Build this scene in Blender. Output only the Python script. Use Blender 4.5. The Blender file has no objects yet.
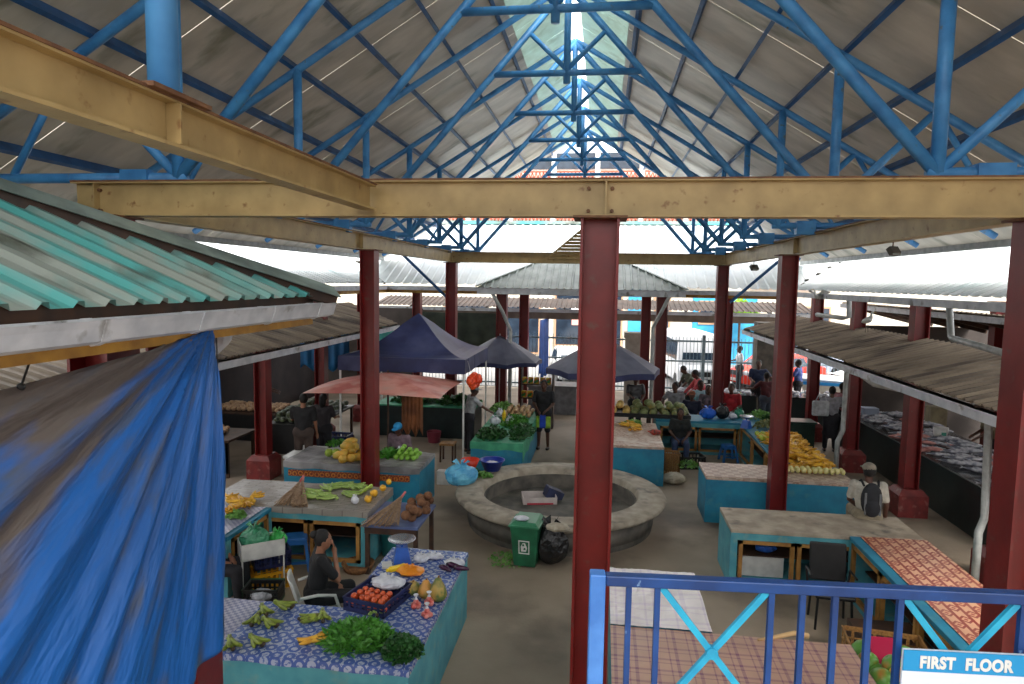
import bpy, bmesh, math, random
from mathutils import Vector, Matrix
random.seed(7)
SC = bpy.context.scene; COL = SC.collection
R = math.radians
V = Vector
# ---------------------------------------------------------------- camera
FPX, YAW, PITCH, ROLL, EYE = 671.5, 0.13382, 0.09018, 0.01524, 4.4
_f = V((-math.sin(YAW)*math.cos(PITCH), math.cos(YAW)*math.cos(PITCH), -math.sin(PITCH)))
_r = V((math.cos(YAW), math.sin(YAW), 0)); _u = _r.cross(_f)
_r, _u = math.cos(ROLL)*_r+math.sin(ROLL)*_u, -math.sin(ROLL)*_r+math.cos(ROLL)*_u
cd = bpy.data.cameras.new('camera'); cam = bpy.data.objects.new('camera', cd); COL.objects.link(cam)
M = Matrix((_r, _u, -_f)).transposed().to_4x4(); M.translation = (0, 0, EYE); cam.matrix_world = M
cd.sensor_width = 36; cd.lens = FPX*36/1024; cd.clip_start = .05; cd.clip_end = 500
SC.camera = cam
def _ray(x, y): return _f+(x-512)/FPX*_r-(y-342)/FPX*_u
def at(x, y, z=0.0):            # the place at height z seen at a pixel
    d = _ray(x, y); p = d*((z-EYE)/d.z); return V((p.x, p.y, z))
def atY(x, y, Y):
    d = _ray(x, y); p = d*(Y/d.y); return V((p.x, Y, p.z+EYE))
def atX(x, y, X):
    d = _ray(x, y); p = d*(X/d.x); return V((X, p.y, p.z+EYE))
# ---------------------------------------------------------------- materials
MATS = {}
def _new(name):
    m = bpy.data.materials.new(name); m.use_nodes = True
    nt = m.node_tree; b = nt.nodes['Principled BSDF']; return m, nt, b
def rgb(c): 
    return tuple(((v/255)/12.92 if v/255 <= .04045 else ((v/255+.055)/1.055)**2.4) for v in c)+(1,)
def mat(name, c, c2=None, rough=.6, metal=0, scale=6, bump=0, detail=6, thr=(.35, .65), stretch=None, bscale=None, c3=None, s3=1.5, t3=(.55, .7), spec=.5, trans=0, emit=0, alpha=1):
    if name in MATS: return MATS[name]
    m, nt, b = _new(name); N = nt.nodes; L = nt.links
    b.inputs['Roughness'].default_value = rough; b.inputs['Metallic'].default_value = metal
    b.inputs['Specular IOR Level'].default_value = spec
    b.inputs['Base Color'].default_value = rgb(c)
    if alpha < 1: b.inputs['Alpha'].default_value = alpha
    tc = N.new('ShaderNodeTexCoord'); src = tc.outputs['Object']
    if stretch:
        mp = N.new('ShaderNodeMapping'); mp.inputs['Scale'].default_value = stretch; L.new(src, mp.inputs['Vector']); src = mp.outputs[0]
    def noise(sc, th):
        n = N.new('ShaderNodeTexNoise'); n.inputs['Scale'].default_value = sc; n.inputs['Detail'].default_value = detail; L.new(src, n.inputs['Vector'])
        mr = N.new('ShaderNodeMapRange'); mr.inputs[1].default_value = th[0]; mr.inputs[2].default_value = th[1]; L.new(n.outputs[0], mr.inputs[0]); return n, mr.outputs[0]
    col = None
    if c2:
        n, f = noise(scale, thr); mx = N.new('ShaderNodeMix'); mx.data_type = 'RGBA'; L.new(f, mx.inputs[0])
        mx.inputs[6].default_value = rgb(c); mx.inputs[7].default_value = rgb(c2); col = mx.outputs[2]
    if c3:
        n3, f3 = noise(s3, t3); mx = N.new('ShaderNodeMix'); mx.data_type = 'RGBA'; L.new(f3, mx.inputs[0])
        L.new(col, mx.inputs[6]); mx.inputs[7].default_value = rgb(c3); col = mx.outputs[2]
    if col: L.new(col, b.inputs['Base Color'])
    if bump:
        n, f = noise(bscale or scale*3, (.2, .8)); bp = N.new('ShaderNodeBump'); bp.inputs['Strength'].default_value = bump; bp.inputs['Distance'].default_value = .02
        L.new(f, bp.inputs['Height']); L.new(bp.outputs[0], b.inputs['Normal'])
    if trans: b.inputs['Transmission Weight'].default_value = trans
    if emit:
        b.inputs['Emission Color'].default_value = rgb(c); b.inputs['Emission Strength'].default_value = emit
    MATS[name] = m; return m
def pattern(name, kind, c1, c2, scale, c3=None, rough=.35, rot=0):
    """printed cloths and boards: 'plaid', 'check', 'flower', 'weave', 'key', 'tarp'"""
    if name in MATS: return MATS[name]
    m, nt, b = _new(name); N = nt.nodes; L = nt.links; b.inputs['Roughness'].default_value = rough
    tc = N.new('ShaderNodeTexCoord'); mp = N.new('ShaderNodeMapping'); mp.inputs['Scale'].default_value = (scale,)*3; mp.inputs['Rotation'].default_value = (0, 0, rot)
    L.new(tc.outputs['Object'], mp.inputs['Vector']); sep = N.new('ShaderNodeSeparateXYZ'); L.new(mp.outputs[0], sep.inputs[0])
    def ma(op, a, b_=None, c_=None):
        n = N.new('ShaderNodeMath'); n.operation = op
        for i, v in enumerate((a, b_, c_)):
            if v is None: continue
            if isinstance(v, (int, float)): n.inputs[i].default_value = v
            else: L.new(v, n.inputs[i])
        return n.outputs[0]
    def mix(f, a, b_):
        mx = N.new('ShaderNodeMix'); mx.data_type = 'RGBA'
        if isinstance(f, (int, float)): mx.inputs[0].default_value = f
        else: L.new(f, mx.inputs[0])
        for i, v in ((6, a), (7, b_)):
            if isinstance(v, tuple): mx.inputs[i].default_value = rgb(v)
            else: L.new(v, mx.inputs[i])
        return mx.outputs[2]
    x, y = sep.outputs[0], sep.outputs[1]
    def line(v, per, w, off=0.0): return ma('LESS_THAN', ma('FRACT', ma('ADD', ma('DIVIDE', v, per), off+50)), w)
    nz = N.new('ShaderNodeTexNoise'); nz.inputs['Scale'].default_value = 3; nz.inputs['Detail'].default_value = 5; L.new(tc.outputs['Object'], nz.inputs['Vector'])
    if kind == 'plaid':
        a = ma('ADD', line(x, 1, .16), line(x, 1, .07, .3)); a2 = ma('ADD', line(y, 1, .16), line(y, 1, .07, .3))
        col = mix(ma('MULTIPLY', ma('MINIMUM', ma('ADD', a, a2), 2), .42), c1, c2)
    elif kind == 'check':
        ck = N.new('ShaderNodeTexChecker'); ck.inputs['Scale'].default_value = 2; L.new(mp.outputs[0], ck.inputs['Vector'])
        col = mix(ck.outputs[1], c1, c2); v = N.new('ShaderNodeTexVoronoi'); v.inputs['Scale'].default_value = 4; v.inputs['Randomness'].default_value = .2; L.new(mp.outputs[0], v.inputs['Vector'])
        col = mix(ma('LESS_THAN', v.outputs['Distance'], .16), col, c3 or c2)
    elif kind == 'flower':
        v = N.new('ShaderNodeTexVoronoi'); v.inputs['Scale'].default_value = 1; v.inputs['Randomness'].default_value = .12; L.new(mp.outputs[0], v.inputs['Vector'])
        d = v.outputs['Distance']; w = ma('SINE', ma('MULTIPLY', d, 19)); col = mix(ma('GREATER_THAN', w, -.05), c1, c2)
        col = mix(ma('LESS_THAN', d, .13), col, c3 or c2)
        n2 = N.new('ShaderNodeTexNoise'); n2.inputs['Scale'].default_value = 4; L.new(mp.outputs[0], n2.inputs['Vector'])
        col = mix(ma('MULTIPLY', ma('GREATER_THAN', n2.outputs[0], .56), .8), col, c1)
    elif kind == 'weave':
        br = N.new('ShaderNodeTexBrick'); br.inputs['Scale'].default_value = 1; L.new(mp.outputs[0], br.inputs['Vector'])
        br.inputs['Color1'].default_value = rgb(c1); br.inputs['Color2'].default_value = rgb(c2); br.inputs['Mortar'].default_value = rgb(c3 or c1)
        br.inputs['Brick Width'].default_value = 1.6; br.inputs['Row Height'].default_value = .35; br.inputs['Mortar Size'].default_value = .05; col = br.outputs[0]
    elif kind == 'key':
        fx = ma('ABSOLUTE', ma('SUBTRACT', ma('FRACT', ma('ADD', x, 50)), .5)); fy = ma('ABSOLUTE', ma('SUBTRACT', ma('FRACT', ma('ADD', y, 50)), .5))
        s = ma('MAXIMUM', fx, fy); ring = ma('MULTIPLY', ma('GREATER_THAN', s, .2), ma('LESS_THAN', s, .34))
        dg = ma('LESS_THAN', ma('ABSOLUTE', ma('SUBTRACT', ma('FRACT', ma('ADD', ma('ADD', x, y), 50)), .5)), .14)
        col = mix(ma('MAXIMUM', ring, dg), c1, c2); col = mix(ma('LESS_THAN', s, .1), col, c3 or c2)
    elif kind == 'stripe':
        col = mix(line(sep.outputs[2], 1, .5), c1, c2)
    mr = N.new('ShaderNodeMapRange'); mr.inputs[1].default_value = .35; mr.inputs[2].default_value = .75; mr.inputs[4].default_value = .35; L.new(nz.outputs[0], mr.inputs[0])
    col = mix(mr.outputs[0], col, tuple(int(v*.72) for v in c1)); L.new(col, b.inputs['Base Color'])
    bp = N.new('ShaderNodeBump'); bp.inputs['Strength'].default_value = .25; bp.inputs['Distance'].default_value = .02; L.new(nz.outputs[0], bp.inputs['Height']); L.new(bp.outputs[0], b.inputs['Normal'])
    MATS[name] = m; return m
blue = mat('blue_paint', (74, 146, 206), (50, 114, 174), rough=.45, scale=5, thr=(.4, .7), bump=.08, c3=(96, 112, 120), s3=14, t3=(.66, .74))
blue_dark = mat('blue_purlin_paint', (44, 100, 158), (34, 76, 122), rough=.5, scale=4)
rail_blue = mat('rail_blue_paint', (22, 68, 132), (18, 52, 106), rough=.35, scale=9, c3=(120, 150, 185), s3=22, t3=(.68, .72))
rail_cyan = mat('rail_cyan_paint', (40, 170, 205), (30, 140, 180), rough=.4, scale=9)
red = mat('red_column_paint', (116, 14, 14), (96, 10, 12), rough=.42, scale=3, bump=.06, c3=(96, 50, 44), s3=9, t3=(.62, .75))
cream = mat('cream_beam_paint', (182, 156, 106), (154, 130, 86), rough=.5, scale=4, thr=(.3, .7), bump=.08, c3=(120, 84, 48), s3=10, t3=(.63, .74))
rust = mat('rusty_edge_paint', (120, 82, 52), (84, 54, 38), rough=.7, scale=10)
teal = mat('teal_wall_paint', (30, 128, 158), (24, 106, 136), rough=.55, scale=3, bump=.06, c3=(70, 130, 140), s3=5, t3=(.58, .8))
teal_old = mat('faded_teal_paint', (86, 158, 168), (60, 130, 146), rough=.6, scale=4, thr=(.3, .7), c3=(120, 150, 140), s3=7, t3=(.55, .8))
wood = mat('yellow_wood', (158, 116, 62), (120, 82, 42), rough=.6, scale=5, stretch=(8, 1, 8), bump=.1)
wood_dark = mat('dark_wood', (74, 48, 32), (48, 32, 24), rough=.6, scale=6)
concrete = mat('concrete_floor', (160, 144, 126), (128, 115, 100), rough=.7, scale=.9, thr=(.3, .7), bump=.12, bscale=30, c3=(88, 78, 68), s3=.45, t3=(.52, .72))
cement = mat('fountain_cement', (168, 158, 142), (136, 126, 112), rough=.7, scale=5, bump=.1, c3=(96, 90, 82), s3=3, t3=(.55, .7))
cement_dark = mat('dark_cement', (104, 98, 90), (72, 70, 66), rough=.8, scale=4, bump=.12)
top_stone = mat('counter_cement', (178, 166, 148), (140, 128, 112), rough=.55, scale=4, c3=(96, 90, 84), s3=3, t3=(.58, .7))
top_pink = mat('counter_linoleum', (192, 168, 150), (150, 116, 100), rough=.5, scale=16, thr=(.4, .6), c3=(206, 196, 184), s3=4, t3=(.5, .7))
black = mat('black_plastic', (24, 24, 26), (16, 16, 18), rough=.4, scale=10)
dark_green = mat('dark_green_tiles', (26, 42, 42), (18, 30, 32), rough=.35, scale=4)
white = mat('white_paint', (225, 225, 222), (200, 200, 196), rough=.5, scale=5)
white_pl = mat('white_plastic', (214, 214, 210), (190, 190, 188), rough=.35, scale=6)
pipe_m = mat('grey_pipe', (184, 186, 184), (150, 152, 150), rough=.45, scale=6)
gutter_m = mat('gutter_plastic', (208, 210, 216), (180, 184, 192), rough=.45, scale=5, c3=(112, 108, 102), s3=4, t3=(.6, .72))
yellow_fascia = mat('yellow_fascia', (176, 130, 46), (140, 98, 36), rough=.6, scale=5)
sheet = mat('roof_underside', (190, 182, 168), (158, 150, 136), rough=.4, metal=.1, scale=1.1, thr=(.35, .6), stretch=(1, 2.4, 1), bump=.05, bscale=5, c3=(92, 94, 66), s3=.8, t3=(.57, .7))
def translucent(m, col, k):
    n = m.node_tree; b = n.nodes['Principled BSDF']; tr = n.nodes.new('ShaderNodeBsdfTranslucent'); tr.inputs[0].default_value = col; mxs = n.nodes.new('ShaderNodeMixShader'); mxs.inputs[0].default_value = k
    n.links.new(b.outputs[0], mxs.inputs[1]); n.links.new(tr.outputs[0], mxs.inputs[2]); n.links.new(mxs.outputs[0], n.nodes['Material Output'].inputs['Surface'])
translucent(sheet, (.85, .8, .72, 1), .1)
sheet_clear = mat('ridge_translucent_sheet', (188, 214, 206), (150, 176, 160), rough=.4, scale=3, c3=(96, 128, 96), s3=2.2, t3=(.55, .68))
translucent(sheet_clear, (.7, .82, .76, 1), .3)
roof_white = mat('white_corrugated_sheet', (230, 234, 235), (208, 216, 218), rough=.4, scale=1.2, c3=(126, 160, 162), s3=.9, t3=(.62, .8))
roof_teal = mat('weathered_teal_sheet', (80, 158, 156), (140, 148, 142), rough=.45, scale=1.6, thr=(.44, .58), stretch=(.5, 2.4, .5), c3=(74, 78, 70), s3=2.2, t3=(.56, .7))
roof_brown = mat('weathered_brown_sheet', (158, 142, 122), (118, 104, 90), rough=.6, scale=1.4, stretch=(.6, 2, 1), c3=(82, 70, 62), s3=1.1, t3=(.52, .66))
flash_m = mat('grey_flashing', (134, 148, 142), (108, 120, 116), rough=.5, scale=5)
# ---------------------------------------------------------------- mesh builder
class MB:
    def __init__(s): s.v = []; s.f = []
    def add(s, vs, fs):
        o = len(s.v); s.v += [V(v) for v in vs]; s.f += [tuple(i+o for i in f) for f in fs]; return s
    def box(s, x0, x1, y0, y1, z0, z1):
        return s.add([(x0, y0, z0), (x1, y0, z0), (x1, y1, z0), (x0, y1, z0), (x0, y0, z1), (x1, y0, z1), (x1, y1, z1), (x0, y1, z1)],
                     [(0, 3, 2, 1), (4, 5, 6, 7), (0, 1, 5, 4), (1, 2, 6, 5), (2, 3, 7, 6), (3, 0, 4, 7)])
    def cbox(s, c, sz, rz=0, rx=0, ry=0):
        m = Matrix.Rotation(rz, 3, 'Z') @ Matrix.Rotation(ry, 3, 'Y') @ Matrix.Rotation(rx, 3, 'X'); c = V(c)
        o = len(s.v); s.box(-sz[0]/2, sz[0]/2, -sz[1]/2, sz[1]/2, -sz[2]/2, sz[2]/2)
        for i in range(o, len(s.v)): s.v[i] = m @ s.v[i]+c
        return s
    def tube(s, p, q, r, r1=None, n=8, caps=True):
        p = V(p); q = V(q); d = (q-p).normalized(); a = d.orthogonal().normalized(); b = d.cross(a); r1 = r if r1 is None else r1
        vs = []
        for c, rr in ((p, r), (q, r1)): vs += [c+rr*(math.cos(2*math.pi*i/n)*a+math.sin(2*math.pi*i/n)*b) for i in range(n)]
        fs = [(i, (i+1) % n, (i+1) % n+n, i+n) for i in range(n)]
        if caps: fs += [tuple(range(n-1, -1, -1)), tuple(range(n, 2*n))]
        return s.add(vs, fs)
    def path(s, pts, r, n=8):
        rs = r if isinstance(r, (list, tuple)) else [r]*len(pts); pts = [V(p) for p in pts]; vs = []; a = None
        for i, c in enumerate(pts):
            d = (pts[min(i+1, len(pts)-1)]-pts[max(i-1, 0)]).normalized()
            a = d.orthogonal().normalized() if a is None else (a-a.dot(d)*d).normalized(); b = d.cross(a)
            vs += [c+rs[i]*(math.cos(2*math.pi*k/n)*a+math.sin(2*math.pi*k/n)*b) for k in range(n)]
        fs = [(i*n+k, i*n+(k+1) % n, (i+1)*n+(k+1) % n, (i+1)*n+k) for i in range(len(pts)-1) for k in range(n)]
        fs += [tuple(range(n-1, -1, -1)), tuple(range((len(pts)-1)*n, len(pts)*n))]
        return s.add(vs, fs)
    def beam(s, p, q, w, h):        # rectangular bar, w sideways, h upwards
        p = V(p); q = V(q); d = (q-p).normalized(); a = d.cross(V((0, 0, 1)))
        a = a.normalized() if a.length > 1e-4 else V((1, 0, 0)); b = a.cross(d)
        vs = [c+sx*a*w/2+sy*b*h/2 for c in (p, q) for sx, sy in ((-1, -1), (1, -1), (1, 1), (-1, 1))]
        return s.add(vs, [(3, 2, 1, 0), (4, 5, 6, 7), (0, 1, 5, 4), (1, 2, 6, 5), (2, 3, 7, 6), (3, 0, 4, 7)])
    def ibeam(s, p, q, w, h, t=.016):
        p = V(p); q = V(q); up = V((0, 0, 1))
        s.beam(p+up*(h/2-t/2), q+up*(h/2-t/2), w, t); s.beam(p-up*(h/2-t/2), q-up*(h/2-t/2), w, t); s.beam(p, q, t, h-2*t); return s
    def lathe(s, prof, c=(0, 0, 0), n=16, sx=1, sy=1):
        c = V(c); vs = []
        for r, z in prof: vs += [c+V((r*sx*math.cos(2*math.pi*i/n), r*sy*math.sin(2*math.pi*i/n), z)) for i in range(n)]
        fs = [(k*n+i, k*n+(i+1) % n, (k+1)*n+(i+1) % n, (k+1)*n+i) for k in range(len(prof)-1) for i in range(n)]
        if prof[0][0] > 1e-5: fs.append(tuple(range(n-1, -1, -1)))
        if prof[-1][0] > 1e-5: fs.append(tuple(range((len(prof)-1)*n, len(prof)*n)))
        return s.add(vs, fs)
    def ell(s, c, r, n=10, m=7, rot=None, jit=0, rnd=random):
        c = V(c); rot = rot or Matrix.Identity(3); vs = [c+rot @ V((0, 0, -r[2]))]
        for j in range(1, m):
            t = math.pi*j/m-math.pi/2
            for i in range(n):
                k = 1+(rnd.uniform(-jit, jit) if jit else 0)
                vs.append(c+rot @ V((r[0]*math.cos(t)*math.cos(2*math.pi*i/n)*k, r[1]*math.cos(t)*math.sin(2*math.pi*i/n)*k, r[2]*math.sin(t)*k)))
        vs.append(c+rot @ V((0, 0, r[2]))); fs = [(0, 1+(i+1) % n, 1+i) for i in range(n)]
        fs += [(1+j*n+i, 1+j*n+(i+1) % n, 1+(j+1)*n+(i+1) % n, 1+(j+1)*n+i) for j in range(m-2) for i in range(n)]
        fs += [(1+(m-2)*n+i, 1+(m-2)*n+(i+1) % n, len(vs)-1) for i in range(n)]
        return s.add(vs, fs)
    def prism(s, poly, z0, z1):
        n = len(poly); vs = [(x, y, z0) for x, y in poly]+[(x, y, z1) for x, y in poly]
        return s.add(vs, [tuple(range(n-1, -1, -1)), tuple(range(n, 2*n))]+[(i, (i+1) % n, (i+1) % n+n, i+n) for i in range(n)])
    def slab(s, pts, t):            # planar polygon with thickness downwards
        n = len(pts); pts = [V(p) for p in pts]; d = V((0, 0, -t))
        return s.add(pts+[p+d for p in pts], [tuple(range(n)), tuple(range(2*n-1, n-1, -1))]+[(i, i+n, (i+1) % n+n, (i+1) % n) for i in range(n)])
    def mesh(s, name, smooth=False):
        me = bpy.data.meshes.new(name); me.from_pydata([tuple(v) for v in s.v], [], s.f)
        bm = bmesh.new(); bm.from_mesh(me); bmesh.ops.recalc_face_normals(bm, faces=bm.faces); bm.to_mesh(me); bm.free()
        if smooth:
            for p in me.polygons: p.use_smooth = True
        return me
    def build(s, name, m, parent=None, smooth=False, loc=None, bevel=0):
        me = s.mesh(name, smooth); me.materials.append(m); o = bpy.data.objects.new(name, me); COL.objects.link(o)
        if parent: o.parent = parent
        if loc is not None: o.location = loc
        if bevel:
            b = o.modifiers.new('bevel', 'BEVEL'); b.width = bevel; b.segments = 2; b.limit_method = 'ANGLE'
        return o
def tag(o, label, cat, group=None):
    o['label'] = label; o['category'] = cat
    if group: o['group'] = group
    return o
def struct(o): o['kind'] = 'structure'; return o
def stuff(o): o['kind'] = 'stuff'; return o
def thing(name, label, cat, loc=(0, 0, 0), rz=0, group=None):
    o = bpy.data.objects.new(name, None); COL.objects.link(o); o.location = loc; o.rotation_euler = (0, 0, rz); o.empty_display_size = .1
    return tag(o, label, cat, group)
def dup(o, loc, rz=0, label=None, scale=None, rot=None, parent=None, group=None):
    c = o.copy(); COL.objects.link(c); c.parent = parent
    if parent is None:
        c.location = loc; c.rotation_euler = rot or (0, 0, rz)
        if scale: c.scale = scale if isinstance(scale, (tuple, list)) else (scale,)*3
        if label: c['label'] = label
        if group: c['group'] = group
    for ch in [k for k in bpy.data.objects if k.parent == o and k != c]: dup(ch, None, parent=c)
    return c
def corr(mb, pts, pitch=.2, amp=.035, ribw=.35, thick=0):
    """ribbed sheet over a planar polygon; ribs run across the edge pts[0]->pts[1]"""
    p0 = V(pts[0]); e = (V(pts[1])-p0).normalized(); nrm = None
    for k in range(2, len(pts)):
        c = e.cross(V(pts[k])-p0)
        if c.length > 1e-3: nrm = c.normalized(); break
    if nrm.z < 0: nrm = -nrm
    s = nrm.cross(e)
    if (V(pts[-1])-p0).dot(s) < 0 and (V(pts[2])-p0).dot(s) <= 0: s = -s
    P = [((V(p)-p0).dot(e), (V(p)-p0).dot(s)) for p in pts]
    u0 = min(a for a, b in P); u1 = max(a for a, b in P)
    us = []; k = math.floor(u0/pitch)-1
    while k*pitch < u1+pitch:
        for fr, h in ((0, 0), (1-ribw, 0), (1-ribw*.75, 1), (1-ribw*.25, 1)): us.append((k*pitch+fr*pitch, h*amp))
        k += 1
    us = [(u0+1e-4, 0)]+[q for q in us if u0+1e-3 < q[0] < u1-1e-3]+[(u1-1e-4, 0)]
    prev = None; vs = []; fs = []
    for u, h in us:
        ys = []
        for i in range(len(P)):
            (a, b), (c, d) = P[i], P[(i+1) % len(P)]
            if (a-u)*(c-u) <= 0 and abs(a-c) > 1e-9: ys.append(b+(d-b)*(u-a)/(c-a))
        if len(ys) < 2: continue
        lo, hi = min(ys), max(ys); o = len(vs)
        vs += [p0+e*u+s*lo+nrm*h, p0+e*u+s*hi+nrm*h]
        if prev is not None: fs.append((prev, prev+1, o+1, o))
        prev = o
    mb.add(vs, fs); return mb
def remeshed(mb, name, m, parent, vox=.014, smooth_it=3, mods=None):
    me = mb.mesh('tmp'); o = bpy.data.objects.new('tmp', me); COL.objects.link(o)
    r = o.modifiers.new('r', 'REMESH'); r.mode = 'VOXEL'; r.voxel_size = vox
    if smooth_it:
        q = o.modifiers.new('s', 'SMOOTH'); q.iterations = smooth_it; q.factor = .5
    dg = bpy.context.evaluated_depsgraph_get(); me2 = bpy.data.meshes.new_from_object(o.evaluated_get(dg)); bpy.data.objects.remove(o); bpy.data.meshes.remove(me)
    me2.name = name; me2.materials.clear(); me2.materials.append(m)
    for p in me2.polygons: p.use_smooth = True
    c = bpy.data.objects.new(name, me2); COL.objects.link(c); c.parent = parent; return c
# ================================================================ SETTING
def ground():
    mb = MB(); N = 40
    mb.box(-60, 60, -12, 90, -.2, 0)
    return struct(mb.build('floor', concrete))
ground()
wall_d = mat('added_dark_wall', (84, 76, 72), (58, 52, 50), rough=.8, scale=1.2)
struct(MB().box(-12.6, -12.4, -3, 27, 0, 4.2).build('wall_left_added', wall_d)); struct(MB().box(10.9, 11.1, -3, 19.5, 0, 3.8).build('wall_right_added', wall_d))  # dark side walls added to shut out light behind the stalls
struct(MB().box(-12.4, 11, -7.2, -7.0, 0, 5.6).build('wall_back_added', mat('added_back_wall', (150, 140, 126), (130, 120, 108), rough=.8, scale=1.2)))  # unseen wall behind the viewer, added to darken camera-facing sides
struct(MB().box(7.3, 11, 20.3, 20.4, 0, 3.3).build('wall_fish_end_added', wall_d)); struct(MB().box(-12.4, -6.9, 25.2, 25.3, 0, 3.3).build('wall_far_added', wall_d))  # dark wall pieces added to keep the far stall backs in gloom
# ---- the steel frame
ZB = 4.93; BH = .30                 # underside and height of the beams
CX = [-4.45, 3.37]; ZTOP = ZB
def column(x, y, z1, label, w=.3, z0=0, group=None, pedestal=0, d=None):
    t = thing('steel_column', label, 'column', (x, y, z0), group=group); d = d or w; h = z1-z0
    m = MB().box(-w/2, -w/2+.022, -d/2, d/2, 0, h).box(w/2-.022, w/2, -d/2, d/2, 0, h).box(-w/2+.022, w/2-.022, -.012, .012, 0, h); m.build('shaft', red, t)
    MB().box(-w/2-.06, w/2+.06, -d/2-.04, d/2+.04, h-.018, h).build('cap_plate', rust, t)
    if pedestal: MB().prism([(-.27, -.27), (.27, -.27), (.27, .27), (-.27, .27)], 0, pedestal).add([(-.27, -.27, pedestal), (.27, -.27, pedestal), (.27, .27, pedestal), (-.27, .27, pedestal), (-.19, -.19, pedestal+.1), (.19, -.19, pedestal+.1), (.19, .19, pedestal+.1), (-.19, .19, pedestal+.1)], [(0, 1, 5, 4), (1, 2, 6, 5), (2, 3, 7, 6), (3, 0, 4, 7), (4, 5, 6, 7)]).build('pedestal', mat('pedestal_paint', (128, 40, 38), (98, 30, 30), rough=.5, scale=5, c3=(150, 110, 100), s3=7, t3=(.6, .8)), t)
    return t
column(-.04, 5.6, ZB, 'tall red steel column in the centre foreground under the bolted beam joint', .31)
column(3.29, 5.6, ZB, 'red steel column at the right edge of the view behind the blue railing', .31)
column(-4.45, 5.6, ZB, 'red steel column under the left end of the near cream beam, mostly behind the blue tarp')
column(-4.2, 11.74, ZB, 'red steel column in front of the teal counter and the navy gazebo', .27)
column(3.17, 12.28, ZB, 'red steel column in front of the teal counter heaped with bananas', .28)
column(CX[0], 19.5, ZB, 'red steel column behind the peak of the navy gazebo')
column(3.29, 19.5, ZB, 'red steel column behind the squash stall, at the far right beam corner')
column(-.5, 19.5, ZB, 'red steel column at the middle of the far cream beam, hidden by the nearest one') if False else None
def ib(name, label, p, q, plates=(), bolts=(), W=.17, BH=BH):
    t = thing('steel_beam', label, 'beam', p); d = V(q)-V(p)
    MB().ibeam((0, 0, 0), d, W, BH).build('girder', cream, t)
    dn = d.normalized(); sd = dn.cross(V((0, 0, 1)))
    for k in plates:
        c = dn*k; m = MB()
        for sg in (-1, 1): m.beam(c+sd*sg*.045-V((0, 0, BH/2-.016)), c+sd*sg*.045+V((0, 0, BH/2-.016)), .07 if abs(dn.y) > .5 else .012, .012 if abs(dn.y) > .5 else .07)
        m.build('stiffener', cream, t)
    if bolts:
        m = MB()
        for k in bolts:
            for dx in (-.11, .08) if k == bolts[0] and len(bolts) > 1 else (-.06,):
                for z in (-.1, .08): 
                    c = dn*(k+dx)+V((0, 0, z)); m.tube(c+sd*.008, c+sd*.04, .016, n=6)
        m.build('bolt', rust, t)
    e = MB(); e.beam(-sd*(W/2)+V((0, 0, BH/2+.002)), -sd*(W/2)+d+V((0, 0, BH/2+.002)), .012, .014); e.beam(sd*(W/2)+V((0, 0, BH/2+.002)), sd*(W/2)+d+V((0, 0, BH/2+.002)), .012, .014)
    e.build('rusty_edge', rust, t)
    return t
zc = ZB+BH/2
ib('', 'long cream steel beam crossing the whole view on top of the central red column', (-4.75, 5.6, zc), (6.2, 5.6, zc), plates=(.22, 4.75), bolts=(4.72, .3))
ib('', 'cream steel beam running away along the left row of red columns', (-4.38, 5.7, zc), (-4.42, 19.4, zc), plates=(6.05,))
ib('', 'cream steel beam running away along the right row of red columns, carrying floodlights', (3.32, 5.7, zc), (3.32, 19.4, zc), plates=(6.6,))
ib('', 'cream steel beam closing the far end between the two rear columns', (CX[0]-.1, 19.5, zc), (CX[1]+.1, 19.5, zc))
bt = ib('', 'rusty cream beam coming from the upper left with a blue post on it', (-1.97, -1.5, ZB+.15), (-1.97, 5.5, ZB+.15), plates=(4.35,), W=.13, BH=.21)
tp = thing('blue_post', 'thick light blue post standing on the upper left cream beam', 'post', (-1.97, 2.85, ZB+.257))
lightblue = mat('light_blue_paint', (84, 152, 212), (66, 130, 192), rough=.45, scale=4)
MB().tube((0, 0, .02), (0, 0, 3.0), .066, n=20).build('shaft', lightblue, tp, smooth=True)
MB().cbox((0, 0, .01), (.2, .42, .02)).build('base_plate', rust, tp)
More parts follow.
